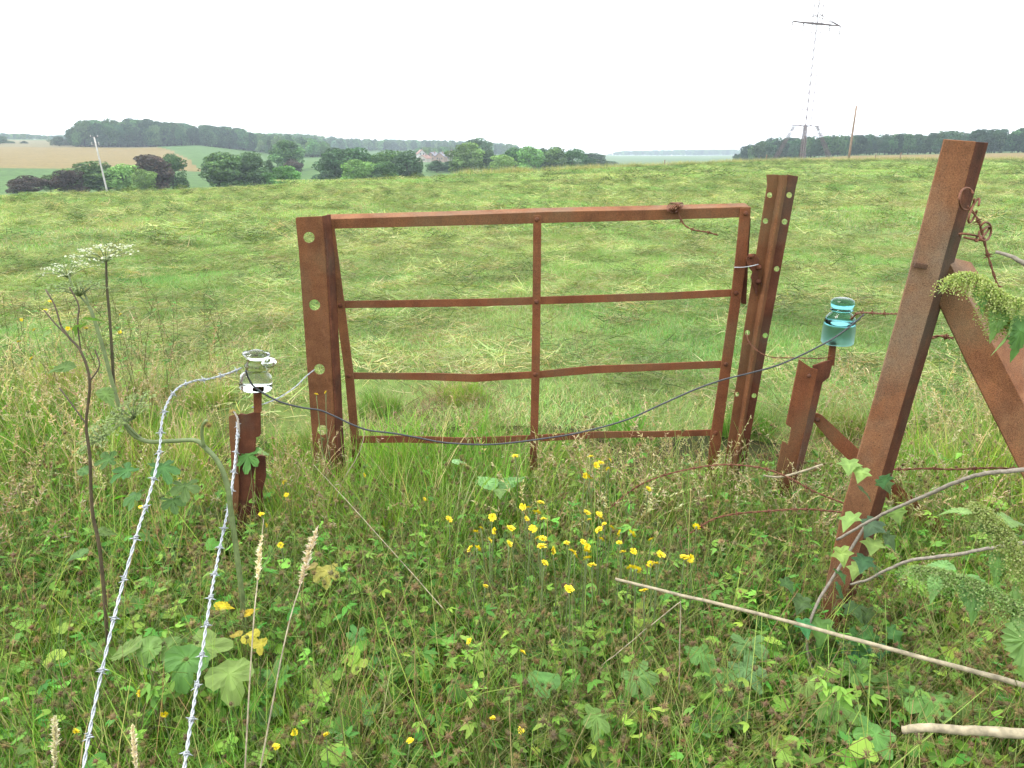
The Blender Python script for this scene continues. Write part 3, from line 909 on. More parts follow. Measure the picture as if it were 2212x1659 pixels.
# left gate post: angle iron with four round holes
lp = empty("gate_post", at(705, 1075, 3.22), "rusty perforated steel post with four round holes at the gate's hinge side", "post", "posts holding the gate")
plate("front_face", [(638, 472), (641, 469.5), (694, 467), (697, 469), (704, 560), (712, 700), (719, 830), (727.5, 1000), (736, 1150), (692, 1150), (681, 1040), (668, 860), (655, 680), (645, 540)], 3.21, .009, RUST, lp,
      [(667, 513, 12.4), (679, 659, 12.3), (689.5, 798, 12), (696, 929.5, 11.6)])
vs, fs = [], []
side = [(695.5, 466.5), (704.5, 560), (712.5, 700), (719.8, 830), (728.2, 1000), (736.6, 1150)]
for x, y in side:
    p = at(x, y, 3.2085); q = p + Vector((.012, .075, 0))
    vs += [p, q, q + Vector((.007, 0, 0)), p + Vector((.008, 0, 0))]
for i in range(len(side) - 1):
    for k in range(4):
        fs.append((4 * i + k, 4 * i + 4 + k, 4 * i + 4 + (k + 1) % 4, 4 * i + (k + 1) % 4))
fs += [(0, 1, 2, 3), tuple(4 * (len(side) - 1) + k for k in (3, 2, 1, 0))]
add("side_flange", mesh_from("side_flange", vs, fs, RUST_DARK), lp)

# right gate post: hat section with a proud middle ridge and two drilled wings
rp_ = empty("gate_post", at(1590, 1030, 3.2), "tall rusty steel post with paired holes and central ridge at the latch side", "post", "posts holding the gate")
YR = 3.25
def xl(y): return np.interp(y, [376, 400, 719, 943, 1120], [1656.5, 1658, 1607, 1575, 1548])
def xr(y): return np.interp(y, [376, 400, 719, 943, 1120], [1725, 1720.5, 1661.5, 1621, 1592])
def xa(y): return xl(y) + (xr(y) - xl(y)) * .36
def xb(y): return xl(y) + (xr(y) - xl(y)) * .66
ys = [377, 388, 400, 480, 560, 640, 719, 800, 880, 943, 1010, 1120]
HL = [(1663, 421.5, 6.4), (1654, 477.5, 6.4), (1615, 719, 6.0), (1592, 852, 5.6)]
HR = [(1705.5, 421.5, 6.6), (1695.5, 479, 6.6), (1678.5, 581, 6.3), (1653.5, 725, 6.0), (1629.5, 855, 5.6), (1607.5, 979, 5.2)]
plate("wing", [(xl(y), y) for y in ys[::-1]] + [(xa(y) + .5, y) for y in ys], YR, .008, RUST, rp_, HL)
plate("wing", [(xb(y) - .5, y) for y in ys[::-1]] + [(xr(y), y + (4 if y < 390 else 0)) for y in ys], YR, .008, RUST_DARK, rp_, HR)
vs, fs = [], []
for y in ys:
    a, b = xa(y), xb(y); m1 = a + (b - a) * .34; m2 = a + (b - a) * .62
    yy = y + (1.5 if y < 380 else 0)
    row = [at(a, yy, YR), at(m1, yy, YR - .030), at(m2, yy, YR - .034), at(b, yy, YR)]
    vs += row + [p + Vector((0, .008, 0)) for p in row]
for i in range(len(ys) - 1):
    for k in range(3):
        A, B = 8 * i, 8 * i + 8
        fs.append((A + k, A + k + 1, B + k + 1, B + k)[::-1]); fs.append((A + 4 + k, A + 5 + k, B + 5 + k, B + 4 + k))
fs += [(0, 1, 5, 4)[::-1], (1, 2, 6, 5)[::-1], (2, 3, 7, 6)[::-1]]
add("ridge", mesh_from("ridge", vs, fs, RUST), rp_, bevel=.002)
plate("latch_bracket", [(1612, 560), (1618, 549), (1632, 548), (1640, 560), (1636, 640), (1622, 600), (1626, 588), (1616, 575)], YR - .010, .008, RUST_DARK, rp_)
bolt(1622, 553, YR - .011, .011, RUST_DARK, rp_, "bolt", .014)
bolt(1638.5, 577, YR - .011, .012, RUST_DARK, rp_, "bolt", .018)
bolt(1638, 608, YR - .011, .012, RUST_DARK, rp_, "bolt", .016)
tag(tube("tie_wire", catmull([at(1586, 577.5, YG - .012), at(1604, 577.5, YG - .03), at(1622, 575, YR - .03), at(1638, 571, YR - .024)], 6), .0022, GALV, None, 5), "short bright wire tying the gate's latch stile to its post", "wire")

# ------------------------------------------------------------------ short insulator posts
tl = empty("insulator_post", at(528, 1120, 2.72), "short ragged rusty steel post under the clear glass insulator", "post", "short posts with glass insulators")
YL = 2.70
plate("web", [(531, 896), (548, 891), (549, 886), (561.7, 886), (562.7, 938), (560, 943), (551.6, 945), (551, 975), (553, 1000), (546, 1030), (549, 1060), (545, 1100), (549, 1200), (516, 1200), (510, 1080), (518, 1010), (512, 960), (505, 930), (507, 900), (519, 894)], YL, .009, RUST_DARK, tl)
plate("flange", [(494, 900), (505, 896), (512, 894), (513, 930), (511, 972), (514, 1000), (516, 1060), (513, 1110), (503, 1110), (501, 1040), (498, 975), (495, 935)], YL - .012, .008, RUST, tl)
plate("rear_flange", [(552, 989), (561, 984), (573, 986), (574, 1030), (566, 1062), (572, 1110), (550, 1130)], YL + .05, .008, RUST_DARK, tl)
plate("pin", [(547, 836), (562, 836), (562, 892), (548, 892)], YL - .004, .020, RUST_RED, tl)
tr_ = empty("insulator_post", at(1700, 1060, 3.0), "short notched rusty steel post under the teal glass insulator", "post", "short posts with glass insulators")
YT = 3.0
plate("flange", [(1727, 777), (1740, 786), (1753, 795), (1767, 799), (1754, 861), (1738, 940), (1724.5, 1009), (1698, 1130), (1654, 1130), (1679, 1009), (1691, 954), (1699, 957), (1702, 962), (1706, 950), (1710, 925), (1698.6, 917)], lambda x, y: YT - .03 + (1767 - x) * .0004, .010, RUST_RED, tr_)
plate("web", [(1757, 790), (1780, 782), (1802, 776), (1798.6, 786), (1791, 815.6), (1780, 824), (1777, 826), (1754, 930), (1735.6, 999.6), (1708, 1130), (1692, 1130), (1724, 1000), (1740, 930), (1752, 860)], lambda x, y: YT - .018 + (x - 1750) * .0006, .010, RUST_DARK, tr_)
plate("pin", [(1795.5, 735), (1808, 735), (1802, 790), (1788.5, 790)], YT + .012, .014, RUST_RED, tr_)
plate("brace", [(1755, 908), (1757, 896), (1766, 893), (1776, 897), (1850, 966), (1960, 1065), (2075, 1165), (2050, 1185), (1930, 1090), (1850, 1010), (1800, 962)], lambda x, y: YT + .02 - (x - 1755) * .0009, .010, RUST_RED, tr_)
bolt(1765, 906, YT + .008, .010, RUST_DARK, tr_, "bolt", .012)
bolt(1747, 812, YT - .036, .009, RUST_DARK, tr_, "bolt", .010)

def glass_mat(name, col, rough, ior=1.28):
    m, t, b, o = new_mat(name)
    setin(b, Roughness=rough, IOR=ior); b.inputs["Base Color"].default_value = (*col, 1)
    b.inputs["Transmission Weight"].default_value = 1.0
    return m
M_CLEAR = glass_mat("clear_glass", (.72, .75, .70), .11, 1.33)
M_TEAL = glass_mat("teal_glass", (.16, .44, .45), .06)
M_TEALF = glass_mat("frosted_teal_glass", (.36, .55, .51), .45)
def insulator(label, base, top, prof, mat, extra=None):
    a = (top - base); H = a.length
    e = empty("glass_insulator", base, label, "insulator", "glass insulators on the short posts")
    return e, a.normalized(), H
bs, tp = at(552.5, 839, YL + .006), at(554, 757, YL + .006)
e, ax, H = insulator("clear glass insulator with wide cap and ear on the left short post", bs, tp, None, M_CLEAR)
k = (582.5 - 516) / 2 / F * 2.85
prof = [(k * .34, H * .06), (k * .80, H * .01), (k * .98, H * .0), (k * 1.03, H * .04), (k * 1.02, H * .18), (k * .96, H * .34), (k * .80, H * .40), (k * .68, H * .45), (k * .66, H * .52), (k * .74, H * .57), (k * .72, H * .63), (k * .60, H * .70), (k * .58, H * .78), (k * .74, H * .84), (k * .86, H * .89), (k * .84, H * .93), (k * .50, H * .95), (k * .40, H * .99), (k * .22, H * 1.01), (.0005, H * 1.01)]
inner = [(.0005, H * .55), (k * .24, H * .54), (k * .27, H * .30), (k * .62, H * .22), (k * .72, H * .06), (k * .80, H * .01)]
v, f = lathe_geo([(.0005, H * .02)] + prof[1:], bs, ax, 40)
add("body", mesh_from("body", v, f, M_CLEAR, None, True), e)
ec = at(581, 785, YL - .0)
v, f = lathe_geo([(.0005, .012), (.012, .013), (.026, .010), (.030, .003), (.026, -.006), (.012, -.010), (.0005, -.010)], ec, (0.1, -.3, 1), 24)
add("ear", mesh_from("ear", v, f, M_CLEAR, None, True), e)
bs, tp = at(1808, 741, YT + .02), at(1822, 643, YT + .02)
e, ax, H = insulator("teal glass insulator with frosted skirt on the right short post", bs, tp, None, M_TEAL)
k = 33 / F * 3.08
prof = [(k * .97, 0), (k * 1.02, H * .03), (k * 1.02, H * .30), (k * .99, H * .43)]
v, f = lathe_geo([(k * .86, H * .40), (k * .88, H * .05), (k * .90, H * .0)] + prof, bs, ax, 40)
add("skirt", mesh_from("skirt", v, f, M_TEALF, None, True), e)
v, f = lathe_geo([(.0005, H * .40), (k * .84, H * .405), (k * .98, H * .432), (k * .97, H * .5), (k * .90, H * .58), (k * .70, H * .66), (k * .58, H * .69), (k * .58, H * .71), (k * .72, H * .725), (k * .74, H * .75), (k * .62, H * .765), (k * .62, H * .785), (k * .70, H * .80), (k * .73, H * .86), (k * .74, H * .90), (k * .68, H * .95), (k * .52, H * .985), (k * .30, H), (.0005, H)], bs, ax, 40)
add("crown_glass", mesh_from("crown_glass", v, f, M_TEAL, None, True), e)

# ------------------------------------------------------------------ big leaning post and its brace
bpost = empty("leaning_post", at(1800, 1345, 2.1), "thick rusty angle-iron post leaning right in the foreground, ivy at its foot", "post")
def strip_plate(name, L_, R_, YA, YB, thick, mat, parent, push):
    vs, fs = [], []
    n = len(L_)
    pv = Vector(push).normalized() * thick
    for (a, b), (c, d), ya, yb in zip(L_, R_, YA, YB):
        p, q = at(a, b, ya), at(c, d, yb)
        vs += [p, q, q + pv, p + pv]
    for i in range(n - 1):
        for k in range(4):
            fs.append((4 * i + k, 4 * i + 4 + k, 4 * i + 4 + (k + 1) % 4, 4 * i + (k + 1) % 4))
    fs += [(0, 1, 2, 3), tuple(4 * (n - 1) + k for k in (3, 2, 1, 0))]
    return add(name, mesh_from(name, vs, fs, mat), parent, bevel=.0015)
ry = [304, 400, 520, 650, 760, 853, 1090, 1300, 1404]
Ls = list(zip([2040, 2015, 1984, 1949, 1918, 1892, 1824, 1777, 1756], [y - 3 for y in ry]))
Rs = list(zip([2109, 2084, 2050, 2014, 1982, 1955, 1886, 1824, 1797], [y + 2 for y in ry]))
Qs = list(zip([2136, 2109, 2074, 2036, 2004, 1976, 1908, 1844, 1816], [y + 4 for y in ry]))
Ys = [2.02, 2.03, 2.04, 2.05, 2.06, 2.07, 2.09, 2.1, 2.1]
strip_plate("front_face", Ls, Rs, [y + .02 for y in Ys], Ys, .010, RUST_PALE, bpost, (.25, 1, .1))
strip_plate("side_face", Rs, Qs, [y + .0006 for y in Ys], [y + .055 for y in Ys], .010, RUST_DARK, bpost, (-1, .4, 0))  # darker rust than the front: shade of the right-hand side painted in
c = at(1975, 572, 2.052); d = at(2003, 577, 2.045)
v, f = beam_geo(c, d, .010, .014)
add("weld_lug", mesh_from("weld_lug", v, f, RUST_DARK), bpost, bevel=.002)
brace = empty("brace_bar", at(2330, 1300, 1.62), "rusty angle-iron brace running down right from the leaning post", "brace")
BL = [(2022, 643), (2090, 785), (2166, 939), (2260, 1130), (2340, 1300), (2480, 1600)]
BR = [(2043, 552), (2120, 695), (2212, 874), (2320, 1075), (2420, 1260), (2590, 1575)]
BQ = [(2068, 530), (2109, 573), (2212, 752), (2345, 975), (2460, 1180)]
YB = [2.10, 2.02, 1.93, 1.82, 1.74, 1.62]
strip_plate("front_face", BL, BR, YB, [y - .008 for y in YB], .010, RUST, brace, (0, 1, .2))
strip_plate("top_face", BR, [(2098, 566), (2180, 690), (2290, 868), (2420, 1090), (2530, 1280), (2720, 1600)], [y - .007 for y in YB], [y + .06 for y in YB], .010, RUST_PALE, brace, (0, .25, -1))  # brightness of the upward face put into its paler rust colour

# ------------------------------------------------------------------ wires
def barb_mesh(mat, r):
    mb = MB()
    hel = [(math.cos(a) * r * 2.6, math.sin(a) * r * 2.6, -r * 2.6 + r * 5.2 * i / 14) for i, a in enumerate(np.linspace(0, 4 * PI, 15))]
    mb.add(*tube_geo(hel, r * .85, 5))
    for (dx, dy, z, s) in ((1, .2, -r * 2.4, 1), (-1, .3, -r * 1.0, 1), (.25, -1, r * 1.0, 1), (-.2, .95, r * 2.4, 1)):
        d = Vector((dx, dy, s * .2)).normalized()
        mb.add(*tube_geo([Vector((0, 0, z)) + d * r * 1.5, Vector((0, 0, z)) + d * .008, Vector((0, 0, z)) + d * .0155], [r * .85, r * .8, r * .15], 5))
    return mb.mesh("barb", mat, True)
def barbed(label, pts, r, mat, step, pitch=.035, group=None, start=.05):
    P = catmull(pts, 10)
    d = [0]
    for i in range(1, len(P)): d.append(d[-1] + (P[i] - P[i - 1]).length)
    tot = d[-1]
    e = empty("barbed_wire", P[0], label, "barbed wire", group)
    X = [np.interp(np.arange(0, tot, .005), d, [p[k] for p in P]) for k in range(3)]
    Q = np.stack(X, 1)
    T = np.gradient(Q, axis=0); T /= np.linalg.norm(T, axis=1)[:, None]
    s = np.cross(T, [0.1, .2, 1]); s /= np.linalg.norm(s, axis=1)[:, None]
    b = np.cross(T, s)
    for k in (0, 1):
        a = np.arange(len(Q)) * .005 / pitch * 2 * PI * .5 + PI * k
        H = Q + (s * np.cos(a)[:, None] + b * np.sin(a)[:, None]) * r * 1.02
        tube("strand", [Vector(h) for h in H], r, mat, e, 5)
    me = barb_mesh(mat, r * .95)
    t = start
    while t < tot:
        i = min(int(t / .005), len(Q) - 1)
        o = bpy.data.objects.new("barb", me)
        COL.objects.link(o); o.parent = e
        o.location = Vector(Q[i]) - e.location
        q = Vector(T[i]).to_track_quat('Z', 'Y')
        o.rotation_mode = 'QUATERNION'; o.rotation_quaternion = q @ Matrix.Rotation(t * 37, 3, 'Z').to_quaternion()
        t += step * random.uniform(.85, 1.15)
    return e
def ys_(pts, y0, y1, pw=1.0):
    n = len(pts) - 1
    return [at(x, y, y0 + (y1 - y0) * (i / n) ** pw) for i, (x, y) in enumerate(pts)]
barbed("galvanised barbed wire dropping from the clear insulator to the lower left corner",
       ys_([(522, 795), (495, 806), (455, 818), (420, 823), (385, 838), (362, 870), (350, 910), (346, 960), (338, 1010), (318, 1085), (300, 1140), (265, 1262), (238, 1370), (205, 1520), (178, 1670)], 2.66, 1.18), .0020, GALV, .115, .03, "galvanised barbed wires")
barbed("galvanised barbed wire running down from the left short post's top, right of its twin",
       ys_([(514, 905), (512, 950), (506, 1010), (498, 1075), (484, 1140), (468, 1220), (452, 1310), (434, 1430), (415, 1545), (396, 1675)], 2.62, 1.20), .0022, GALV, .10, .03, "galvanised barbed wires")
barbed("greyish twisted wire from the left post's hole to the insulator pin", ys_([(545, 880), (580, 869), (610, 855), (640, 834), (660, 814), (680, 798)], 2.69, 3.19), .0016, GALV, .5, .04, start=.9)
tag(tube("sagging_wire", catmull(ys_([(531, 800), (536, 815), (552, 838), (600, 866), (650, 880), (690, 886), (720, 898), (765, 919), (800, 930), (850, 936), (900, 945), (960, 956), (1040, 960.5), (1100, 957), (1170, 948), (1250, 935), (1350, 908), (1430, 873), (1500, 842), (1560, 821), (1620, 806), (1680, 789), (1740, 763), (1800, 731), (1840, 702), (1866, 679)], 2.62, 2.93), 6), .0034, BLACKWIRE, None, 6), "thin dark wire sagging across the gate from one insulator to the other", "wire")
RW = "rusted barbed wires"
barbed("rusted barbed wire holding the teal insulator back to the leaning post", ys_([(1838, 690), (1850, 678), (1868, 675), (1900, 677), (1950, 678)], 2.98, 2.3), .0018, RUSTWIRE, .14, .03, RW)
barbed("rusted barbed wire between the latch post and the teal insulator's pin", ys_([(1612, 720), (1622, 745), (1660, 770), (1720, 773), (1775, 774), (1798, 768)], 3.24, 2.99), .0014, RUSTWIRE, .3, .04, RW)
barbed("rusted barbed wire stretched right from the leaning post above the dead branch", ys_([(1905, 1008), (1940, 1014), (2000, 1012), (2060, 1014), (2140, 1011), (2230, 1014)], 2.2, 2.1), .0019, RUSTWIRE, .11, .03, RW)
barbed("rusted barbed wire arching through the grass below the gate's latch side", ys_([(1310, 1105), (1360, 1062), (1410, 1035), (1480, 1015), (1560, 1004), (1640, 1010), (1700, 1030), (1760, 1062), (1830, 1090)], 2.75, 2.35), .0019, RUSTWIRE, .13, .03, RW)
barbed("rusted barbed wire low in the weeds left of the leaning post's foot", ys_([(1490, 1152), (1540, 1122), (1590, 1110), (1660, 1104), (1740, 1100), (1830, 1108)], 2.35, 2.25), .0019, RUSTWIRE, .12, .03, RW)
barbed("rusted barbed wire end dangling from the knot on the gate's top rail", ys_([(1463, 455), (1468, 468), (1474, 480), (1484, 490), (1500, 497), (1525, 501), (1552, 508)], 3.285, 3.20), .0020, RUSTWIRE, .07, .025, RW)
barbed("rusted barbed wire strand hanging from the tangle beside the leaning post", ys_([(2090, 445), (2110, 470), (2122, 505), (2132, 545), (2144, 585), (2160, 632)], 2.03, 1.98), .0019, RUSTWIRE, .09, .03, RW)
barbed("rusted barbed wire stub showing between the leaning post and its brace", ys_([(2010, 731), (2030, 726), (2062, 731)], 2.3, 2.3), .0026, RUSTWIRE, .05, .03, RW)
knot = MB()
for k in range(5):
    pts = [at(1452 + 26 * math.cos(a * 1.0 + k) * .42 + k * 3.2, 449 + 11 * math.sin(a + k * .8), YG + .0 - .02 + .04 * math.sin(a * 2 + k)) for a in np.linspace(0, 2 * PI, 14)]
    knot.add(*tube_geo(pts, .0028, 5))
tag(add("wire_knot", knot.mesh("wire_knot", RUSTWIRE, True)), "rusted wire knot wound round the gate's top rail", "wire")
kn = MB()
for k, (cx, cy, rx, ry) in enumerate(((2088, 430, 16, 24), (2104, 455, 12, 26), (2122, 505, 15, 16), (2128, 500, 13, 20), (2100, 512, 28, 7))):
    pts = [at(cx + rx * math.cos(a + k), cy + ry * math.sin(a), 2.0 + .03 * math.sin(a * 1.5 + k)) for a in np.linspace(0, 2 * PI * .93, 20)]
    kn.add(*tube_geo(catmull(pts, 3), .0030, 5))
tag(add("wire_tangle", kn.mesh("wire_tangle", RUSTWIRE, True)), "tangle of rusted wire loops beside the top of the leaning post", "wire")
# ------------------------------------------------------------------ leaf outlines and builders
def ol_ovate(w=.36, teeth=7, td=.05, tip=1.15):
    pts = []
    n = teeth * 2
    for s in (1, -1):
        seq = range(0, n + 1) if s == 1 else range(n - 1, 0, -1)
        for i in seq:
            y = i / n
            x = w * math.sin(PI * min(1, y ** .75)) ** .9 * (1 - .12 * y)
            x += (td if i % 2 else -td * .3) * (1 if 0 < i < n else 0)
            pts.append((s * max(x, .004), y * tip if i == n else y))
    return pts
def ol_palm(lobes=5, depth=.45, span=2.5, teeth=3, td=.05):
    pts = [(0.0, 0.0)]
    n = lobes * teeth * 2
    for i in range(n + 1):
        th = -span + 2 * span * i / n
        ph = (i / n * lobes) % 1.0
        lob = abs(math.sin(PI * ph)) ** .7 if i < n else 0
        r = (1 - depth) + depth * lob
        r *= (.62 + .38 * math.cos(th * .55))
        r += td if i % 2 else 0
        pts.append((r * .62 * math.sin(th), .28 + r * .72 * math.cos(th)))
    return pts
def ol_ivy():
    return [(0, 0), (.20, -.10), (.42, -.02), (.34, .16), (.62, .34), (.34, .44), (.22, .62), (0, 1.0), (-.22, .62), (-.34, .44), (-.62, .34), (-.34, .16), (-.42, -.02), (-.20, -.10)]
OL = {'ovate': ol_ovate(), 'broad': ol_ovate(.46, 8, .045, 1.08), 'narrow': ol_ovate(.2, 5, .02, 1.1), 'nettle': ol_ovate(.33, 9, .06, 1.22),
      'palm5': ol_palm(5, .42), 'palm3': ol_palm(3, .38, 2.2, 4), 'geran': ol_palm(5, .6, 2.6, 4, .06), 'ivy': ol_ivy(), 'round': ol_palm(6, .12, 2.7, 2, .03)}
CEN = {'ovate': .45, 'broad': .45, 'narrow': .5, 'nettle': .42, 'palm5': .3, 'palm3': .32, 'geran': .28, 'ivy': .3, 'round': .3}
def ol_simple(w):
    return [(0, 0), (w * .75, .22), (w, .5), (w * .6, .82), (0, 1.05), (-w * .6, .82), (-w, .5), (-w * .75, .22)]
OL['s_ovate'] = ol_simple(.36); OL['s_narrow'] = ol_simple(.2); OL['s_broad'] = ol_simple(.48)
OL['s_tri'] = [(0, 0), (.3, .05), (.55, .38), (.24, .52), (.16, .7), (0, 1.0), (-.16, .7), (-.24, .52), (-.55, .38), (-.3, .05)]
for k_ in ('s_ovate', 's_narrow', 's_broad', 's_tri'): CEN[k_] = .45
def leaf_geo(kind, base, az, pitch, size, roll=0.0, curl=.5, fold=.25, seed=0):
    """one leaf: petiole end at base, lying along heading az, rising by pitch; curl bends it down, fold creases the midrib"""
    ol = OL[kind]; cy = CEN[kind]
    low = kind.startswith('s_')
    pts = [(0.0, cy)] + ([] if low else [(x * .55, cy + (y - cy) * .55) for x, y in ol]) + list(ol)
    n = len(ol)
    fv = Vector((math.cos(az) * math.cos(pitch), math.sin(az) * math.cos(pitch), math.sin(pitch)))
    sv = Vector((-math.sin(az), math.cos(az), 0)); nv = fv.cross(sv)
    if nv.z < 0: nv = -nv
    sv2 = sv * math.cos(roll) + nv * math.sin(roll); nv = nv * math.cos(roll) - sv * math.sin(roll)
    g = random.Random(seed)
    vs = []
    for x, y in pts:
        z = fold * abs(x) - curl * .5 * y * y + g.uniform(-.03, .03) - .12 * x * x + .03 * math.sin(9 * y + seed)
        vs.append(Vector(base) + (sv2 * x + fv * y + nv * z) * size)
    fs = []
    for i in range(n):
        j = (i + 1) % n
        fs.append((0, 1 + i, 1 + j))
        if not low: fs.append((1 + i, 1 + n + i, 1 + n + j, 1 + j))
    return vs, fs
def strip_add(mb, cols, *a, **k):
    V, Fc, kk, tip = strips(*a, **k)
    mb.add(list(V), [tuple(q) for q in Fc], np.repeat(np.asarray(cols, float), kk, 0))
    return tip
def stem_geo3(mb, pts, r, col, sides=4):
    P = catmull(pts, 2)
    rr = [r * (1 - .45 * i / (len(P) - 1)) for i in range(len(P))]
    v, f = tube_geo(P, rr, sides, False)
    mb.add(v, f, col)

GRASS = [(0.116, 0.226, 0.032), (0.139, 0.257, 0.038), (0.162, 0.282, 0.049), (0.099, 0.194, 0.032), (0.197, 0.275, 0.06)]
LUSH = [(0.137, 0.273, 0.037), (0.167, 0.315, 0.042), (0.118, 0.237, 0.037), (0.192, 0.321, 0.052)]
STRAW = [(.40, .34, .19), (.46, .40, .25), (.33, .27, .14), (.36, .32, .17)]
HAYG = [(.20, .25, .085), (.25, .29, .11), (.16, .22, .07), (.30, .31, .14), (.34, .32, .16)]
LEAFG = [(0.123, 0.28, 0.044), (0.146, 0.314, 0.051), (0.102, 0.236, 0.044), (0.181, 0.34, 0.057), (0.216, 0.34, 0.057)]
BURR = [(.25, .20, .085), (.27, .195, .095), (.21, .17, .08), (.24, .23, .09)]

def tuft(seed, n, lo, hi, wd, spread, pal, straw=.1, tilt=.25, bend=1.1):
    g = np.random.default_rng(seed); mb = MB()
    b = np.stack([g.normal(0, spread, n), g.normal(0, spread, n), np.zeros(n)], 1)
    az = np.arctan2(b[:, 1], b[:, 0]) + g.normal(0, .9, n)
    c = pick(n, pal, .18, g)
    m = g.uniform(size=n) < straw; c[m] = pick(int(m.sum()), STRAW, .15, g)
    strip_add(mb, c, b, az, np.abs(g.normal(0, tilt, n)), g.uniform(.15, bend, n), g.uniform(lo, hi, n), wd * g.uniform(.6, 1.3, n), S=4, roll=g.uniform(-.6, .6, n))
    return mb
def seed_grass(seed, n, lo, hi, spread):
    """dry flowering stems with feathery drooping heads"""
    g = np.random.default_rng(seed); mb = MB()
    for i in range(n):
        az = g.uniform(0, 6.28); L_ = g.uniform(lo, hi)
        b = np.array([[g.normal(0, spread), g.normal(0, spread), 0]])
        t0, bd = abs(g.normal(0, .18)), g.uniform(.3, 1.0)
        c = pick(1, [(.36, .31, .15), (.30, .29, .12), (.42, .36, .2)], .12, g)
        S = 6
        V, Fc, kk, tip = strips(b, az, t0, bd, L_, .0030, S=S, prof='stem', roll=g.uniform(-1, 1))
        mb.add(list(V), [tuple(q) for q in Fc], np.repeat(c, kk, 0))
        mid = (V[0::2] + V[1::2]) / 2
        m = 26
        tt = g.uniform(.68, 1.02, m)
        pos = np.stack([np.interp(tt, np.linspace(0, 1, S + 1), mid[:S + 1, q]) for q in range(3)], 1)
        hc = pick(m, [(.42, .34, .22), (.50, .43, .30), (.36, .26, .17), (.40, .36, .2)], .15, g)
        strip_add(mb, hc, pos, az + g.normal(0, 1.2, m), g.uniform(.3, 1.5, m), g.uniform(-.3, .8, m), g.uniform(.010, .026, m) * (1.25 - (tt - .68) * 2), .0045, S=2, prof='leaf', roll=g.uniform(-1.5, 1.5, m))
    return mb
def turf_patch(seed, size, n, lo, hi, wd, pal):
    g = np.random.default_rng(seed); mb = MB()
    b = np.stack([g.uniform(-size / 2, size / 2, n), g.uniform(-size / 2, size / 2, n), np.zeros(n)], 1)
    c = pick(n, pal, .2, g)
    m = g.uniform(size=n) < .24; c[m] = pick(int(m.sum()), STRAW, .15, g) * .85
    strip_add(mb, c, b, g.uniform(0, 6.28, n), g.uniform(.1, 1.0, n), g.uniform(.2, 1.0, n), g.uniform(lo, hi, n), wd, S=2, roll=g.uniform(-.8, .8, n))
    return mb
def hay_wad(seed, size, n, lo, hi, wd, h, pal):
    g = np.random.default_rng(seed); mb = MB()
    b = np.stack([g.normal(0, size, n), g.normal(0, size, n), np.zeros(n)], 1)
    rr = np.hypot(b[:, 0], b[:, 1]) / size
    b[:, 2] = g.uniform(.003, 1, n) * h * np.exp(-rr * rr * .5)
    c = pick(n, pal, .2, g)
    ln = g.uniform(lo, hi, n)
    strip_add(mb, c, b, g.uniform(0, 6.28, n), g.uniform(1.1, 1.65, n), g.uniform(-.4, .9, n), ln, wd * g.uniform(.6, 1.2, n), S=3, roll=g.uniform(-1, 1, n))
    return mb
def leafy(seed, n, kinds, smin, smax, hmin, hmax, spread, pal=LEAFG):
    g = random.Random(seed); gn = np.random.default_rng(seed); mb = MB()
    for i in range(n):
        a = g.uniform(0, 6.28); h = g.uniform(hmin, hmax); rr = abs(g.gauss(0, spread)) + .01
        b0 = Vector((g.gauss(0, .012), g.gauss(0, .012), 0)); e = Vector((math.cos(a) * rr, math.sin(a) * rr, h))
        c = pick(1, pal, .16, gn)[0]
        stem_geo3(mb, [b0, b0.lerp(e, .5) + Vector((0, 0, h * .18)), e], .0016, c * 1.1, 3)
        v, f = leaf_geo(g.choice(kinds), e, a + g.gauss(0, .5), g.gauss(.05, .35), g.uniform(smin, smax), g.gauss(0, .35), g.uniform(.15, .7), g.uniform(.08, .35), seed + i)
        mb.add(v, f, c)
    return mb
def burr_geo(mb, p, r, g, gn, col):
    n = 34
    d = gn.normal(size=(n, 3)); d /= np.linalg.norm(d, axis=1)[:, None]
    for k in range(n):
        dv = Vector(d[k]); s = dv.cross(Vector((.3, .8, .5))).normalized() * r * .085
        q = Vector(p)
        mb.add([q + s + dv * r * .1, q - s + dv * r * .1, q + dv * r * g.uniform(.85, 1.25)], [(0, 1, 2)], col * g.uniform(.75, 1.3))
    o = [Vector(p) + Vector(v) * r * .55 for v in ((1, 0, 0), (-1, 0, 0), (0, 1, 0), (0, -1, 0), (0, 0, 1), (0, 0, -1))]
    mb.add(o, [(0, 2, 4), (2, 1, 4), (1, 3, 4), (3, 0, 4), (2, 0, 5), (1, 2, 5), (3, 1, 5), (0, 3, 5)], col * .7)
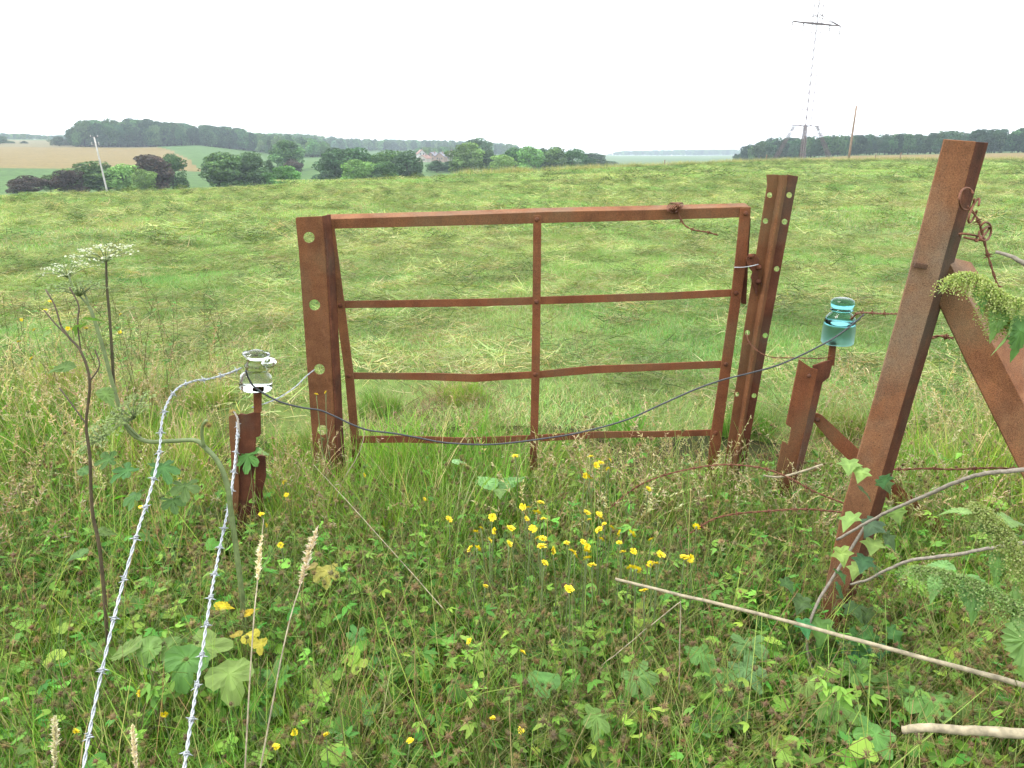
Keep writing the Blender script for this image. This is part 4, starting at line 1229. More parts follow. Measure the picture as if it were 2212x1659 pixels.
def avens(seed, n, hmin, hmax):
    """wiry branching stems ending in bristly brown burrs, small three-part leaves along them"""
    g = random.Random(seed); gn = np.random.default_rng(seed); mb = MB()
    for i in range(n):
        a = g.uniform(0, 6.28); h = g.uniform(hmin, hmax); lean_ = abs(g.gauss(.12, .16))
        sc_ = pick(1, [(.22, .27, .08), (.26, .28, .09), (.24, .18, .09), (.18, .24, .075)], .15, gn)[0]
        b0 = Vector((g.gauss(0, .03), g.gauss(0, .03), 0)); top = b0 + Vector((math.cos(a) * lean_, math.sin(a) * lean_, h))
        mid = b0.lerp(top, .55) + Vector((g.gauss(0, .02), g.gauss(0, .02), .02))
        stem_geo3(mb, [b0, mid, top], .0014, sc_, 3)
        ends = [top]
        for k in range(g.randint(1, 3)):
            s = b0.lerp(top, g.uniform(.5, .85)); a2 = a + g.uniform(-2, 2); l2 = g.uniform(.05, .14)
            e = s + Vector((math.cos(a2) * l2 * .7, math.sin(a2) * l2 * .7, l2 * .8))
            stem_geo3(mb, [s, s.lerp(e, .5) + Vector((math.cos(a2) * .01, math.sin(a2) * .01, 0)), e], .0010, sc_, 3)
            ends.append(e)
        for e in ends:
            if g.random() < .42:
                burr_geo(mb, e, g.uniform(.009, .0145), g, gn, pick(1, BURR, .2, gn)[0] if g.random() < .8 else np.array((.15, .17, .06)))
        for k in range(g.randint(2, 4)):
            t = g.uniform(.15, .8); s = b0.lerp(mid, t) if t < .5 else mid.lerp(top, (t - .5) * 2)
            a2 = g.uniform(0, 6.28); c = pick(1, LEAFG, .16, gn)[0]
            for da in (-.75, 0, .75):
                v, f = leaf_geo('s_narrow' if t > .45 else 's_ovate', s + Vector((math.cos(a2), math.sin(a2), .1)) * .012, a2 + da, g.uniform(-.2, .4), g.uniform(.018, .034), g.gauss(0, .3), .5, .2, seed + k)
                mb.add(v, f, c)
    return mb
def small_leaves(seed, n, spread, smin, smax, h, kinds=('s_ovate', 's_broad', 's_tri')):
    g = random.Random(seed); gn = np.random.default_rng(seed); mb = MB()
    for i in range(n):
        p = Vector((g.gauss(0, spread), g.gauss(0, spread), g.uniform(.01, h)))
        v, f = leaf_geo(g.choice(kinds), p, g.uniform(0, 6.28), g.gauss(.05, .35), g.uniform(smin, smax), g.gauss(0, .4), .4, .2, seed + i)
        mb.add(v, f, pick(1, LEAFG, .2, gn)[0])
    return mb
def litter(seed, n):
    g = np.random.default_rng(seed); mb = MB()
    b = np.stack([g.normal(0, .09, n), g.normal(0, .09, n), g.uniform(.0, .10, n)], 1)
    c = pick(n, [(.16, .10, .05), (.24, .18, .09), (.11, .07, .04), (.30, .25, .13)], .2, g)
    strip_add(mb, c, b, g.uniform(0, 6.28, n), g.uniform(.8, 1.6, n), g.uniform(-.3, .5, n), g.uniform(.06, .22, n), .0028, S=3, roll=g.uniform(-1, 1, n))
    return mb

def plants(mbs, cname):
    return template([m.mesh(cname, FOL_I) for m in mbs], cname)
def tiles(mbs, cname, nt, size, count, smin, smax, tilt, seed, wts=None):
    """square swards, each many plants grown together, so that neighbours hardly overlap"""
    g = np.random.default_rng(seed)
    arr = []
    for m in mbs:
        fl = [len(f) for f in m.f]
        arr.append((np.array([tuple(v) for v in m.v], float), np.array([i for f in m.f for i in f]), np.array(fl), np.array([tuple(c) for c in m.c], float)))
    out = []
    for t in range(nt):
        V, I, N, C, k = [], [], [], [], 0
        for i in range(count):
            v, fi, fl, c = arr[g.choice(len(arr), p=wts)]
            R = (Matrix.Rotation(g.uniform(0, 6.28), 3, 'Z') @ Matrix.Rotation(g.normal(0, tilt), 3, 'X') @ Matrix.Rotation(g.normal(0, tilt), 3, 'Y'))
            q = v @ np.array(R).T * g.uniform(smin, smax) + np.array([g.uniform(-.5, .5) * size, g.uniform(-.5, .5) * size, 0])
            V.append(q); I.append(fi + k); N.append(fl); C.append(c * g.uniform(.78, 1.22) * (1 + g.normal(0, .05, 3))); k += len(v)
        V = np.concatenate(V); I = np.concatenate(I); N = np.concatenate(N); C = np.concatenate(C)
        me = bpy.data.meshes.new(cname)
        me.vertices.add(len(V)); me.vertices.foreach_set("co", V.astype(np.float32).ravel())
        me.loops.add(len(I)); me.loops.foreach_set("vertex_index", I.astype(np.int32))
        me.polygons.add(len(N)); me.polygons.foreach_set("loop_start", np.concatenate([[0], np.cumsum(N)[:-1]]).astype(np.int32))
        ca = me.color_attributes.new("col", 'FLOAT_COLOR', 'POINT')
        cc = np.ones((len(V), 4), np.float32); cc[:, :3] = C
        ca.data.foreach_set("color", cc.ravel())
        me.materials.append(FOL_I); me.update(calc_edges=True); me.validate()
        out.append(me)
    return template(out, cname)
def lay(x0, x1, y0, y1, step, cond, jit=.3):
    nx, ny = int((x1 - x0) / step), int((y1 - y0) / step)
    A, B = np.meshgrid(np.arange(nx), np.arange(ny))
    X = x0 + (A.ravel() + .5 + rng.uniform(-jit, jit, nx * ny)) * step; Y = y0 + (B.ravel() + .5 + rng.uniform(-jit, jit, nx * ny)) * step
    k = cond(X, Y)
    return X[k], Y[k]
# ------------------------------------------------------------------ where things grow
def edge_y(X):                       # line where the unmown verge meets the mown field
    return 4.0 + np.maximum(0, -X - 1.1) * .30 + np.maximum(0, X - 2.0) * .30 + .35 * (vnoise(X * 1.7, X * 0 + 3, 9) - .5) * 2
def seen(X, Y, m=.7):                # roughly what a camera here or a step to the side would look at
    return (np.abs(X) < Y * .78 + m) & (Y > .75)
def sample(n, x0, x1, y0, y1, cond):
    X = rng.uniform(x0, x1, n); Y = rng.uniform(y0, y1, n)
    k = cond(X, Y)
    return X[k], Y[k]
def grow(name, coll, nvar, X, Y, smin, smax, label, cat, tint=None, tilt=.12, zoff=0.0, wts=None):
    n = len(X)
    Z = ground_many(X, Y) + zoff
    rot = np.stack([rng.normal(0, tilt, n), rng.normal(0, tilt, n), rng.uniform(0, 6.28, n)], 1)
    if tint is None: tint = np.ones((n, 3))
    return scatter(name, coll, np.stack([X, Y, Z], 1), rot, rng.uniform(smin, smax, n), rng.choice(nvar, n, p=wts), tint, label, cat)
def tints(X, Y, s, a, b, seed):
    k = vnoise(X * s, Y * s, seed)[:, None]
    k = np.clip((k - .25) / .5, 0, 1)
    return np.asarray(a)[None] * (1 - k) + np.asarray(b)[None] * k

# mown field ------------------------------------------------------
FIELD = [(0.169, 0.29, 0.086), (0.203, 0.325, 0.102), (0.244, 0.354, 0.127), (0.142, 0.248, 0.077), (0.311, 0.383, 0.178)]
T_turf = plants([turf_patch(s, 1.1, 3400, .03, .085, .0042, FIELD) for s in range(3)], "turf_near")
T_turf2 = plants([turf_patch(s + 10, 2.6, 2200, .05, .11, .011, FIELD) for s in range(3)], "turf_mid")
T_turf3 = plants([turf_patch(s + 20, 6.5, 1900, .07, .15, .030, FIELD) for s in range(3)], "turf_far")
def field_tint(X, Y):
    t = tints(X, Y, .55, (.84, .95, .80), (1.14, 1.02, 1.08), 21)
    t2 = tints(X * .6, Y * 1.4, .16, (.90, 1.04, .98), (1.08, 1.05, 1.06), 22)
    return t * t2
fy = lambda X, Y: (Y > edge_y(X) - .1) & seen(X, Y, 2.5)
def ring(n, r0, r1):
    a = rng.uniform(-.82, .82, n); r = np.sqrt(rng.uniform(r0 * r0, r1 * r1, n))
    return r * np.sin(a), r * np.cos(a)
def increst(X, Y, pad):
    P = np.clip(CX + F * X / np.maximum(Y, .01) / math.cos(PITCH), SX[0], SX[-1])
    return np.hypot(X, Y) < np.interp(P, SX, KR[:, 2]) - pad
def band(r0, r1): return lambda X, Y: (np.hypot(X, Y) >= r0) & (np.hypot(X, Y) < r1) & seen(X, Y, 2.5)
X, Y = lay(-16, 16, 3.4, 16, .88, lambda X, Y: band(0, 15)(X, Y) & fy(X, Y - .2))
grow("mown_grass", T_turf, 3, X, Y, .95, 1.1, "short pale green stubble of freshly mown grass just behind the gate", "grass", field_tint(X, Y), .02)
X, Y = lay(-40, 40, 8, 48, 2.0, lambda X, Y: band(14.3, 46)(X, Y) & increst(X, Y, 0))
grow("mown_grass", T_turf2, 3, X, Y, .95, 1.1, "short mown grass in the middle of the field", "grass", field_tint(X, Y), .02)
X, Y = lay(-110, 110, 30, 126, 5.0, lambda X, Y: band(44, 126)(X, Y) & increst(X, Y, 2.5))
grow("mown_grass", T_turf3, 3, X, Y, .95, 1.1, "short mown grass far out to the field crest", "grass", field_tint(X, Y), .01)
DKH = [(.075, .12, .035), (.10, .14, .045), (.06, .095, .03), (.15, .155, .065)]
HAYG = [(c[0] * 1.02, c[1] * 1.12, c[2] * 1.15) for c in HAYG]
STRAW = [(c[0] * .95, c[1] * .95, c[2] * .95) for c in STRAW]
T_hay = plants([hay_wad(s, .10, 80, .06, .20, .0042, .11, HAYG + [STRAW[s % 4]]) for s in range(3)] + [hay_wad(s + 5, .09, 70, .06, .20, .0042, .085, STRAW + HAYG[3:] + [(.20, .15, .08)]) for s in range(2)] + [hay_wad(9, .10, 90, .06, .20, .0045, .17, DKH)], "hay_near")
T_hay2 = plants([hay_wad(s + 30, .16, 55, .12, .32, .011, .17, HAYG) for s in range(2)] + [hay_wad(s + 35, .15, 50, .12, .32, .010, .13, STRAW + HAYG[3:]) for s in range(1)] + [hay_wad(39, .15, 60, .12, .30, .011, .24, DKH)], "hay_mid")
T_hay3 = plants([hay_wad(s + 40, .38, 50, .2, .6, .028, .2, HAYG) for s in range(2)] + [hay_wad(49, .36, 55, .2, .55, .028, .32, DKH)], "hay_far")
def hay_keep(X, Y, s, lo, seed):
    d = vnoise(X * s * 1.3, Y * s * 2.2, seed) * .5 + vnoise(X * s * 4.1, Y * s * 6, seed + 1) * .5
    return rng.uniform(size=len(X)) < np.clip((d - lo) * 3.2, .06, 1)
hw_tint = lambda X, Y: tints(X, Y, 1.6, (.8, .85, .75), (1.2, 1.16, 1.12), 31) * rng.uniform(.6, 1.35, (len(X), 1))
X, Y = ring(5200, 4.4, 15); k = fy(X, Y - .25); X, Y = X[k], Y[k]; k = hay_keep(X, Y, .9, .34, 41); X, Y = X[k], Y[k]
grow("cut_hay", T_hay, 6, X, Y, .7, 1.5, "loose wads of cut grass and straw lying on the near field", "hay", hw_tint(X, Y), .08, 0, [.17, .16, .15, .16, .14, .22])
X, Y = ring(11000, 14, 46); k = increst(X, Y, 0); X, Y = X[k], Y[k]; k = hay_keep(X, Y, .35, .36, 43); X, Y = X[k], Y[k]
grow("cut_hay", T_hay2, 4, X, Y, .6, 1.4, "wads of cut grass strewn across the middle of the field", "hay", hw_tint(X, Y), .05, 0, [.24, .18, .18, .40])
X, Y = ring(11000, 44, 124); k = increst(X, Y, .8); X, Y = X[k], Y[k]; k = hay_keep(X, Y, .14, .36, 45); X, Y = X[k], Y[k]
grow("cut_hay", T_hay3, 3, X, Y, .5, 1.25, "clumps of cut grass out towards the field crest", "hay", hw_tint(X, Y), .03, 0, [.26, .2, .54])
# dry unmown fringe along the crest on the right
T_fr = plants([tuft(s + 60, 60, .25, .7, .02, .5, [(.30, .30, .13), (.36, .33, .16), (.2, .27, .09)], .3, .2, .7) for s in range(3)], "crest_fringe")
px_ = rng.uniform(1000, 2700, 600); P3 = [spot(p, crest_r(p) - rng.uniform(0, 3.0)) for p in px_]
X = np.array([p.x for p in P3]); Y = np.array([p.y for p in P3])
grow("crest_grass", T_fr, 3, X, Y, .6, 1.2, "pale uncut fringe of grass along the field crest", "grass", None, .02)

STRAW = [(c[0] * 1.1, c[1] * 1.1, c[2] * 1.1) for c in STRAW]
# verge -----------------------------------------------------------
B_tuft = [tuft(s + 70, 30, .12, .34, .0050, .035, GRASS, .12) for s in range(4)] + [tuft(s + 80, 24, .16, .40, .0070, .03, LUSH, .04, .22, 1.0) for s in range(3)] + [tuft(89, 34, .2, .42, .0032, .04, STRAW + GRASS[:2], .4, .3, 1.2)]
B_seed = [seed_grass(s + 90, 4, .30, .62, .05) for s in range(4)]
B_leafy = [leafy(100 + s, 7, ['palm5', 'geran', 'palm3'], .034, .066, .06, .20, .08) for s in range(3)] + [leafy(110 + s, 8, ['ovate', 's_broad'], .03, .058, .05, .20, .08) for s in range(2)] + [leafy(116, 5, ['geran'], .045, .08, .08, .2, .10, [(.10, .21, .065), (.12, .23, .07)])]
B_av = [avens(120 + s, 5, .17, .36) for s in range(6)]
B_sm = [small_leaves(130 + s, 26, .085, .014, .032, .15) for s in range(4)]
def wiry(seed, n):
    g = np.random.default_rng(seed); mb = MB()
    b = np.stack([g.normal(0, .06, n), g.normal(0, .06, n), g.uniform(0, .06, n)], 1)
    c = pick(n, [(.25, .34, .08), (.30, .35, .10), (.36, .31, .15), (.21, .30, .07), (.30, .20, .11)], .15, g)
    strip_add(mb, c, b, g.uniform(0, 6.28, n), np.abs(g.normal(.35, .35, n)), g.uniform(-.2, .7, n), g.uniform(.18, .42, n), .0022, S=4, prof='stem', roll=g.uniform(-1.5, 1.5, n))
    return mb
B_wiry = [wiry(150 + s, 7) for s in range(4)]
B_lit = [litter(140 + s, 20) for s in range(3)]
S_ = .6; A_ = S_ * S_
T_belt = tiles(B_tuft, "belt_grass", 4, S_, int(140 * A_), .8, 1.25, .14, 1, [.1, .1, .1, .1, .17, .17, .16, .1])
T_fg = tiles(B_tuft, "fore_grass", 4, S_, int(170 * A_), .55, .95, .28, 2, [.15, .15, .14, .14, .11, .11, .1, .1])
T_seed = tiles(B_seed, "seed_grass", 4, S_, int(36 * A_), .6, 1.05, .14, 3)
T_leafy = tiles(B_leafy, "leafy", 4, S_, int(72 * A_), .65, 1.2, .18, 4)
T_av = tiles(B_av, "avens", 5, S_, int(95 * A_), .7, 1.2, .2, 5)
T_sm = tiles(B_sm, "small_leaves", 4, S_, int(110 * A_), .8, 1.3, .2, 6)
T_wi = tiles(B_wiry, "wiry", 4, S_, int(66 * A_), .8, 1.3, .2, 8)
T_lit = tiles(B_lit, "litter", 3, S_, int(80 * A_), .7, 1.3, .2, 7)
near = lambda X, Y: (Y < 3.35) & seen(X, Y)
belt = lambda X, Y: (Y < edge_y(X) + .25) & (Y > 2.75) & seen(X, Y)
g_t = lambda X, Y: tints(X, Y, 1.3, (.84, .94, .84), (1.16, 1.08, 1.0), 51)
def lay_v(cond, y1=3.6, step=.5): return lay(-6, 6, .7, y1, step, cond)
X, Y = lay_v(belt, 6)
fade = np.clip((edge_y(X) - Y) / .9, .45, 1.0)
grow("verge_grass", T_belt, 4, X, Y, .85 * fade, 1.12 * fade, "tall uncut green grass along the foot of the gate", "grass", g_t(X, Y), .02)
X, Y = lay_v(lambda X, Y: belt(X, Y) & (rng.uniform(size=len(X)) < .22 + .45 * (X > 1.3) + .4 * (X < -1.7)), 6)
grow("seeding_grass", T_seed, 4, X, Y, .85, 1.1, "dry pale seeding grass stems in the uncut strip around the gate", "grass", None, .02)
X, Y = lay_v(near)

X0, Y0 = lay_v(lambda X, Y: (Y < edge_y(X) - .05) & (Y > 2.5) & seen(X, Y) & ((X > 1.3) | (X < -1.7)) & (rng.uniform(size=len(X)) < .6), 6, .45)
X1, Y1 = np.array([.15, .4, .62, .9, 1.1, .3, -.05, .75]), np.array([2.95, 2.85, 3.0, 2.9, 2.75, 3.3, 3.4, 3.45])
X2, Y2 = np.concatenate([X0, X1]), np.concatenate([Y0, Y1])
grow("seeding_grass", T_seed, 4, X2, Y2, .85, 1.15, "pale drooping grass heads thick beside the leaning post and under the gate's right half", "grass", None, .03)
grow("foreground_grass", T_fg, 4, X, Y, .9, 1.1, "green grass blades mixed through the foreground weeds", "grass", g_t(X, Y), .02)
X, Y = lay_v(near)
grow("ground_leaves", T_leafy, 4, X, Y, .9, 1.1, "lobed green weed leaves covering the foreground bank", "weeds", tints(X, Y, 1.1, (.82, .9, .9), (1.15, 1.08, 1.0), 52), .02)
X, Y = lay_v(near)
grow("burr_weeds", T_av, 5, X, Y, .9, 1.1, "wiry weeds with bristly brown burrs all over the foreground", "weeds", None, .02)
X, Y = lay_v(near)
grow("small_leaf_cover", T_sm, 4, X, Y, .9, 1.1, "carpet of small green leaves between the weed stems", "weeds", tints(X, Y, 1.4, (.8, .88, .85), (1.15, 1.08, 1.0), 53), .02)
X, Y = lay_v(lambda X, Y: seen(X, Y) & (Y < edge_y(X)), 5)
grow("dead_litter", T_lit, 3, X, Y, .9, 1.1, "brown dead stalks and straw lying in the weeds", "litter", None, .02)
X, Y = lay_v(near)
grow("wiry_stems", T_wi, 4, X, Y, .9, 1.1, "thin pale wiry stems criss-crossing above the foreground weeds", "weeds", None, .02)
T_lush = tiles(B_tuft[4:7], "lush_tuft", 3, .35, 22, .8, 1.15, .2, 9)
X = np.array([-1.25, -1.0, -.85, -1.15, -.7, -1.35, -.55, -1.5, -.95, 1.15, -.75, -1.0]); Y = np.array([1.55, 1.4, 1.6, 1.8, 1.35, 1.75, 1.5, 2.0, 1.25, 2.6, 2.75, 2.85])
grow("lush_grass", T_lush, 3, X, Y, .7, 1.0, "broad lush grass blades in the lower left corner and beside the left posts", "grass", None, .05)
# ------------------------------------------------------------------ plants one can pick out
def fol_mesh(name, mb): return mb.mesh(name, FOL)
def leaf_obj(parent, kind, base, az, pitch, size, col, roll=0., curl=.5, fold=.22, seed=0, name="leaf"):
    v, f = leaf_geo(kind, base, az, pitch, size, roll, curl, fold, seed)
    gl = random.Random(seed + 3); c = np.array([np.asarray(col) * (1.35 if i == 0 else gl.uniform(.8, 1.12)) for i in range(len(v))])
    return add(name, mesh_from(name, v, f, FOL, c, False), parent)
gr = random.Random(11)

# yellow flowers ---------------------------------------------------
def petals_mesh(seed):
    g = np.random.default_rng(seed); mb = MB()
    for ring_, (n, r, t) in enumerate(((13, 1.0, 1.25), (11, .78, .95), (7, .5, .6))):
        az = np.arange(n) * 2 * PI / n + g.uniform(0, 1) + g.normal(0, .1, n)
        b = np.stack([np.cos(az) * .1, np.sin(az) * .1, np.full(n, .05 * ring_)], 1)
        V, Fc, kk, tip = strips(b, az, t + g.normal(0, .12, n), g.uniform(.1, .4, n), r * g.uniform(.8, 1.1, n), .34, S=2, prof='flat')
        mb.add(list(V), [tuple(q) for q in Fc])
    return mb.mesh("petals", YELLOW)
PET = [petals_mesh(s) for s in range(4)]
cv, cf = lathe_geo([(.001, -.5), (.14, -.45), (.28, -.1), (.30, .05), (.2, .12), (.001, .12)], (0, 0, 0), (0, .0001, 1), 8)
CALYX = mesh_from("calyx", cv, cf, STEMGREEN, None, True)
sv, sf = tube_geo(catmull([(0, 0, 0), (.03, .01, .35), (.02, -.02, .7), (0, 0, 1)], 4), [.0045] * 13, 4)
FSTEM = [mesh_from("stem", [(v[0], v[1], v[2]) for v in sv], sf, STEMGREEN, None, True)]
def flower(label, head, size, group):
    gz = ground(head.x, head.y)
    e = empty("yellow_flower", (head.x, head.y, gz), label, "flower", group)
    h = head.z - gz
    s = bpy.data.objects.new("stem", FSTEM[0]); COL.objects.link(s); s.parent = e
    s.scale = (.42, .42, h); s.rotation_euler = (0, 0, gr.uniform(0, 6.28))
    p = bpy.data.objects.new("petals", gr.choice(PET)); COL.objects.link(p); p.parent = e
    p.location = (0, 0, h); p.scale = (size, size, size); p.rotation_euler = (gr.gauss(.6, .45), gr.gauss(0, .4), gr.uniform(0, 6.28))
    c = bpy.data.objects.new("calyx", CALYX); COL.objects.link(c); c.parent = p
    return e
Z3 = lambda l: [(1109.4 + x * .434, 938.7 + y * .434) for x, y in l]
Z2 = lambda l: [(597.4 + x * .434, 938.7 + y * .434) for x, y in l]
Z1 = lambda l: [(x * .3828, 1024 + y * .3828) for x, y in l]
main = Z3([(385,112),(410,153),(470,172),(478,128),(435,142),(380,207),(355,205),(670,272),(135,340),(45,360),(75,365),(150,422),(65,420),(115,390),(365,390),(378,425),(425,398),(435,420),(450,447),(425,475),(487,465),(435,523),(530,490),(587,494),(526,540),(685,524),(910,460),(95,470),(120,515),(145,520),(265,540),(345,535),(290,583),(305,600),(365,560),(365,585),(368,618),(545,587),(596,582),(195,578),(155,640),(733,600),(880,618),(850,612),(680,645),(710,645),(583,665),(612,672),(390,652),(275,770),(650,780),(8,108),(140,558)]) \
     + Z2([(858,423),(1075,412),(1017,467),(990,487),(1085,480),(1165,468),(1060,528),(1158,545),(965,570),(1000,568)])
for i, (x, y) in enumerate(main):
    lab, grp = (("yellow flower in the small top group just right of the gate's middle bar", "top group of yellow flowers") if y < 1062 else
                ("yellow flower in the left part of the cluster, below the dock leaves", "left part of the yellow cluster") if x < 1195 else
                ("yellow flower in the middle of the dense cluster above the dead stalk's tip", "middle of the yellow cluster") if x < 1320 else
                ("yellow flower in the right part of the cluster, above the dead stalk", "right part of the yellow cluster"))
    flower(lab, onz(x, y, .30 + gr.uniform(-.03, .05)), gr.choice([.010, .0115, .0125, .0135, .0145]), grp)
low = Z2([(665,1525),(90,1480),(245,1497),(130,1435),(1078,1415),(1220,1470),(1225,1085),(960,1030),(1040,755)]) + Z1([(925,1355),(430,1455),(790,1237),(1555,1540),(1660,1465)])
for x, y in low:
    flower("single small yellow flower low among the burr weeds near the camera", onz(x, y, .14 + gr.uniform(-.02, .03)), gr.uniform(.008, .010), "scattered yellow flowers in the near weeds")
left = Z1([(1095,72),(990,147),(795,188),(1608,45),(1615,118),(1475,228),(1500,290),(1590,400),(1015,28)]) + Z2([(435,203),(40,237),(50,300),(20,550),(735,322)])
for x, y in left:
    flower("small yellow flower in the weeds between the left short post and the hinge post", onz(x, y, .15 + gr.uniform(-.02, .03)), gr.uniform(.009, .011), "yellow flowers at the left posts")
for x, y in ((683, 852), (704, 848)):
    flower("yellow flower standing right in front of the hinge-side gate post", at(x, y, 3.12), .010, "two yellow flowers before the post")
for zx, zy in ((285,455),(260,505),(195,618),(105,685),(685,530),(490,610),(385,608),(180,780),(680,630),(410,612),(120,560)):
    flower("yellow flower in the field weeds behind the white umbels", onz(zx * .3806, 478 + zy * .3806, .38 + gr.uniform(-.05, .05)), gr.uniform(.012, .018), "yellow flowers behind the umbels")

# umbels -----------------------------------------------------------
WHITEF = foliage_mat("white_floret", False, .25, .6, .2)
def umbel(parent, tip, axis, R, n, col, flat=.35, seed=0):
    g = np.random.default_rng(seed); ax = Vector(axis).normalized()
    s = ax.cross(Vector((.3, 1, .2))).normalized(); b = ax.cross(s)
    mb, rays = MB(), MB()
    for i in range(n):
        rr = R * math.sqrt((i + .5) / n); a = i * 2.39996 + g.normal(0, .15)
        hgt = R * (.5 - flat * (rr / R) ** 2) * g.uniform(.92, 1.06)
        c = Vector(tip) + s * (rr * math.cos(a)) + b * (rr * math.sin(a)) + ax * hgt
        P = catmull([Vector(tip), Vector(tip).lerp(c, .55) + ax * R * .08, c], 3)
        rays.add(*tube_geo(P, .0011, 4))
        m = 16
        for k in range(m):
            q = c + (s * g.normal(0, 1) + b * g.normal(0, 1)) * R * .105 + ax * g.uniform(-.02, .05) * R
            sz = R * g.uniform(.028, .05)
            nv = (ax + Vector(g.normal(0, .5, 3))).normalized(); t = nv.cross(Vector(g.normal(0, 1, 3))).normalized(); u = nv.cross(t)
            mb.add([q - t * sz, q - u * sz, q + t * sz, q + u * sz], [(0, 1, 2, 3)], np.asarray(col) * g.uniform(.75, 1.15))
    o = add("umbel", mb.mesh("umbel", WHITEF), parent)
    add("rays", rays.mesh("rays", STEMGREEN, True), o)
YH = 2.0
def P_(pts, y0, y1=None):
    return ys_(pts, y0, y1 if y1 is not None else y0)
h1 = empty("hogweed", onz(523, 1330, -.16), "tall hogweed with a bent thick stem and flat flower heads on the left", "plant")
tube("stem", catmull(P_([(532, 1440), (523, 1290), (499, 1106), (491, 1049), (472, 999), (441, 965), (419, 951), (365, 953), (312, 952), (274, 923), (247, 843), (225, 760), (200, 680), (192, 661)], 1.98, 2.05), 6), [.0085 - .0040 * i / 78 for i in range(79)], STEMGREEN, h1, 8)
tube("branch", catmull(P_([(247, 850), (244, 800), (238, 700), (231, 620), (229, 556)], 2.05, 2.06), 5), [.0050 - .002 * i / 20 for i in range(21)], STEMDARK, h1, 6)
tube("branch", catmull(P_([(192, 661), (185, 640), (172, 610)], 2.05, 2.06), 4), .003, STEMGREEN, h1, 5)
tube("branch", catmull(P_([(192, 661), (160, 625), (150, 600), (148, 585)], 2.05, 2.1), 4), .0028, STEMGREEN, h1, 5)
tube("branch", catmull(P_([(441, 965), (436, 940), (438, 920), (446, 908)], 2.0, 1.99), 4), .005, STEMGREEN, h1, 6)
tube("branch", catmull(P_([(312, 952), (290, 935), (262, 905), (240, 890)], 2.03, 2.0), 4), .0045, STEMGREEN, h1, 6)
WHT, GRN = (.40, .42, .31), (.26, .32, .12)
umbel(h1, at(230, 566, 2.06), (0, -.12, 1), .082, 17, WHT, .22, 1)
umbel(h1, at(229, 563, 2.0), (.02, -.2, 1), .022, 7, WHT, .4, 2)
umbel(h1, at(148, 600, 2.1), (-.06, -.10, 1), .076, 15, WHT, .2, 3)
umbel(h1, at(172, 640, 2.05), (0, -.05, 1), .077, 26, GRN, .15, 4)
umbel(h1, at(290, 905, 2.0), (-.45, -.45, .9), .085, 34, GRN, .2, 5)
umbel(h1, at(225, 950, 1.98), (-.4, -.45, .9), .070, 28, GRN, .2, 6)
for (x, y, a, s) in ((290, 1010, -2.2, .07), (345, 1000, -.8, .08), (250, 990, -2.8, .06), (400, 1040, -1.2, .075), (300, 1060, -1.7, .07), (370, 1075, -1.0, .065)):
    leaf_obj(h1, 'geran', at(x, y, 1.98), a, gr.uniform(-.4, .1), s, (.10, .19, .06), gr.gauss(0, .3), .6, .2, int(x))
bw = empty("weed_stalk", onz(226, 1330, -.16), "tall dark brown branching weed stalk at the left edge", "plant")
tube("stem", catmull(P_([(232, 1390), (226, 1292), (214, 1177), (199, 1100), (194, 984), (186, 916), (194, 824), (175, 760), (150, 730), (131, 703)], 1.88, 1.92), 5), [.0062 - .0035 * i / 45 for i in range(46)], STEMBROWN, bw, 6)
for pts in ([(186, 916), (160, 880), (128, 838)], [(194, 824), (215, 790), (205, 755)], [(175, 760), (168, 700), (170, 660), (150, 620)], [(150, 730), (120, 700), (95, 670)], [(131, 703), (118, 660), (98, 625)]):
    tube("branch", catmull(P_(pts, 1.92, 1.95), 5), .0022, STEMBROWN, bw, 5)
for (x, y, a, s) in ((180, 700, 2.6, .055), (165, 790, -2.5, .06), (216, 838, -.6, .06), (178, 690, .4, .05), (206, 1150, 0.2, .05), (195, 1020, 2.9, .05), (110, 720, 2.9, .05), (193, 1190, -2.6, .06)):
    leaf_obj(bw, 'ovate', at(x, y, 1.92), a, gr.uniform(-.9, .2), s, (.11, .20, .06), gr.gauss(0, .3), .6, .2, int(x + y))
# fine weeds at the far left of the field edge
wl = MB(); gw = np.random.default_rng(77)
for i in range(46):
    p0 = Vector((gw.uniform(-3.4, -1.9), gw.uniform(3.6, 5.0), 0)); p0.z = ground(p0.x, p0.y)
    h = gw.uniform(.45, .85); tp_ = p0 + Vector((gw.normal(0, .08), gw.normal(0, .08), h))
    stem_geo3(wl, [p0, p0.lerp(tp_, .5) + Vector((gw.normal(0, .02), 0, 0)), tp_], .0018, (.13, .11, .05), 3)
    for k in range(5):
        s = p0.lerp(tp_, gw.uniform(.4, .95)); a = gw.uniform(0, 6.28); l = gw.uniform(.04, .13)
        e_ = s + Vector((math.cos(a) * l * .6, math.sin(a) * l * .6, l))
        stem_geo3(wl, [s, s.lerp(e_, .5), e_], .0012, (.13, .11, .05), 3)
        v, f = leaf_geo('s_narrow', s, a + 1, .3, gw.uniform(.03, .06), 0, .5, .2, k); wl.add(v, f, pick(1, LEAFG, .15, gw)[0])
        burr_geo(wl, e_, .006, gr, gw, np.array((.20, .16, .08)))
tag(add("field_weeds", wl.mesh("field_weeds", FOL)), "thin brownish weeds standing in the field edge behind the umbels", "weeds", kind='stuff')

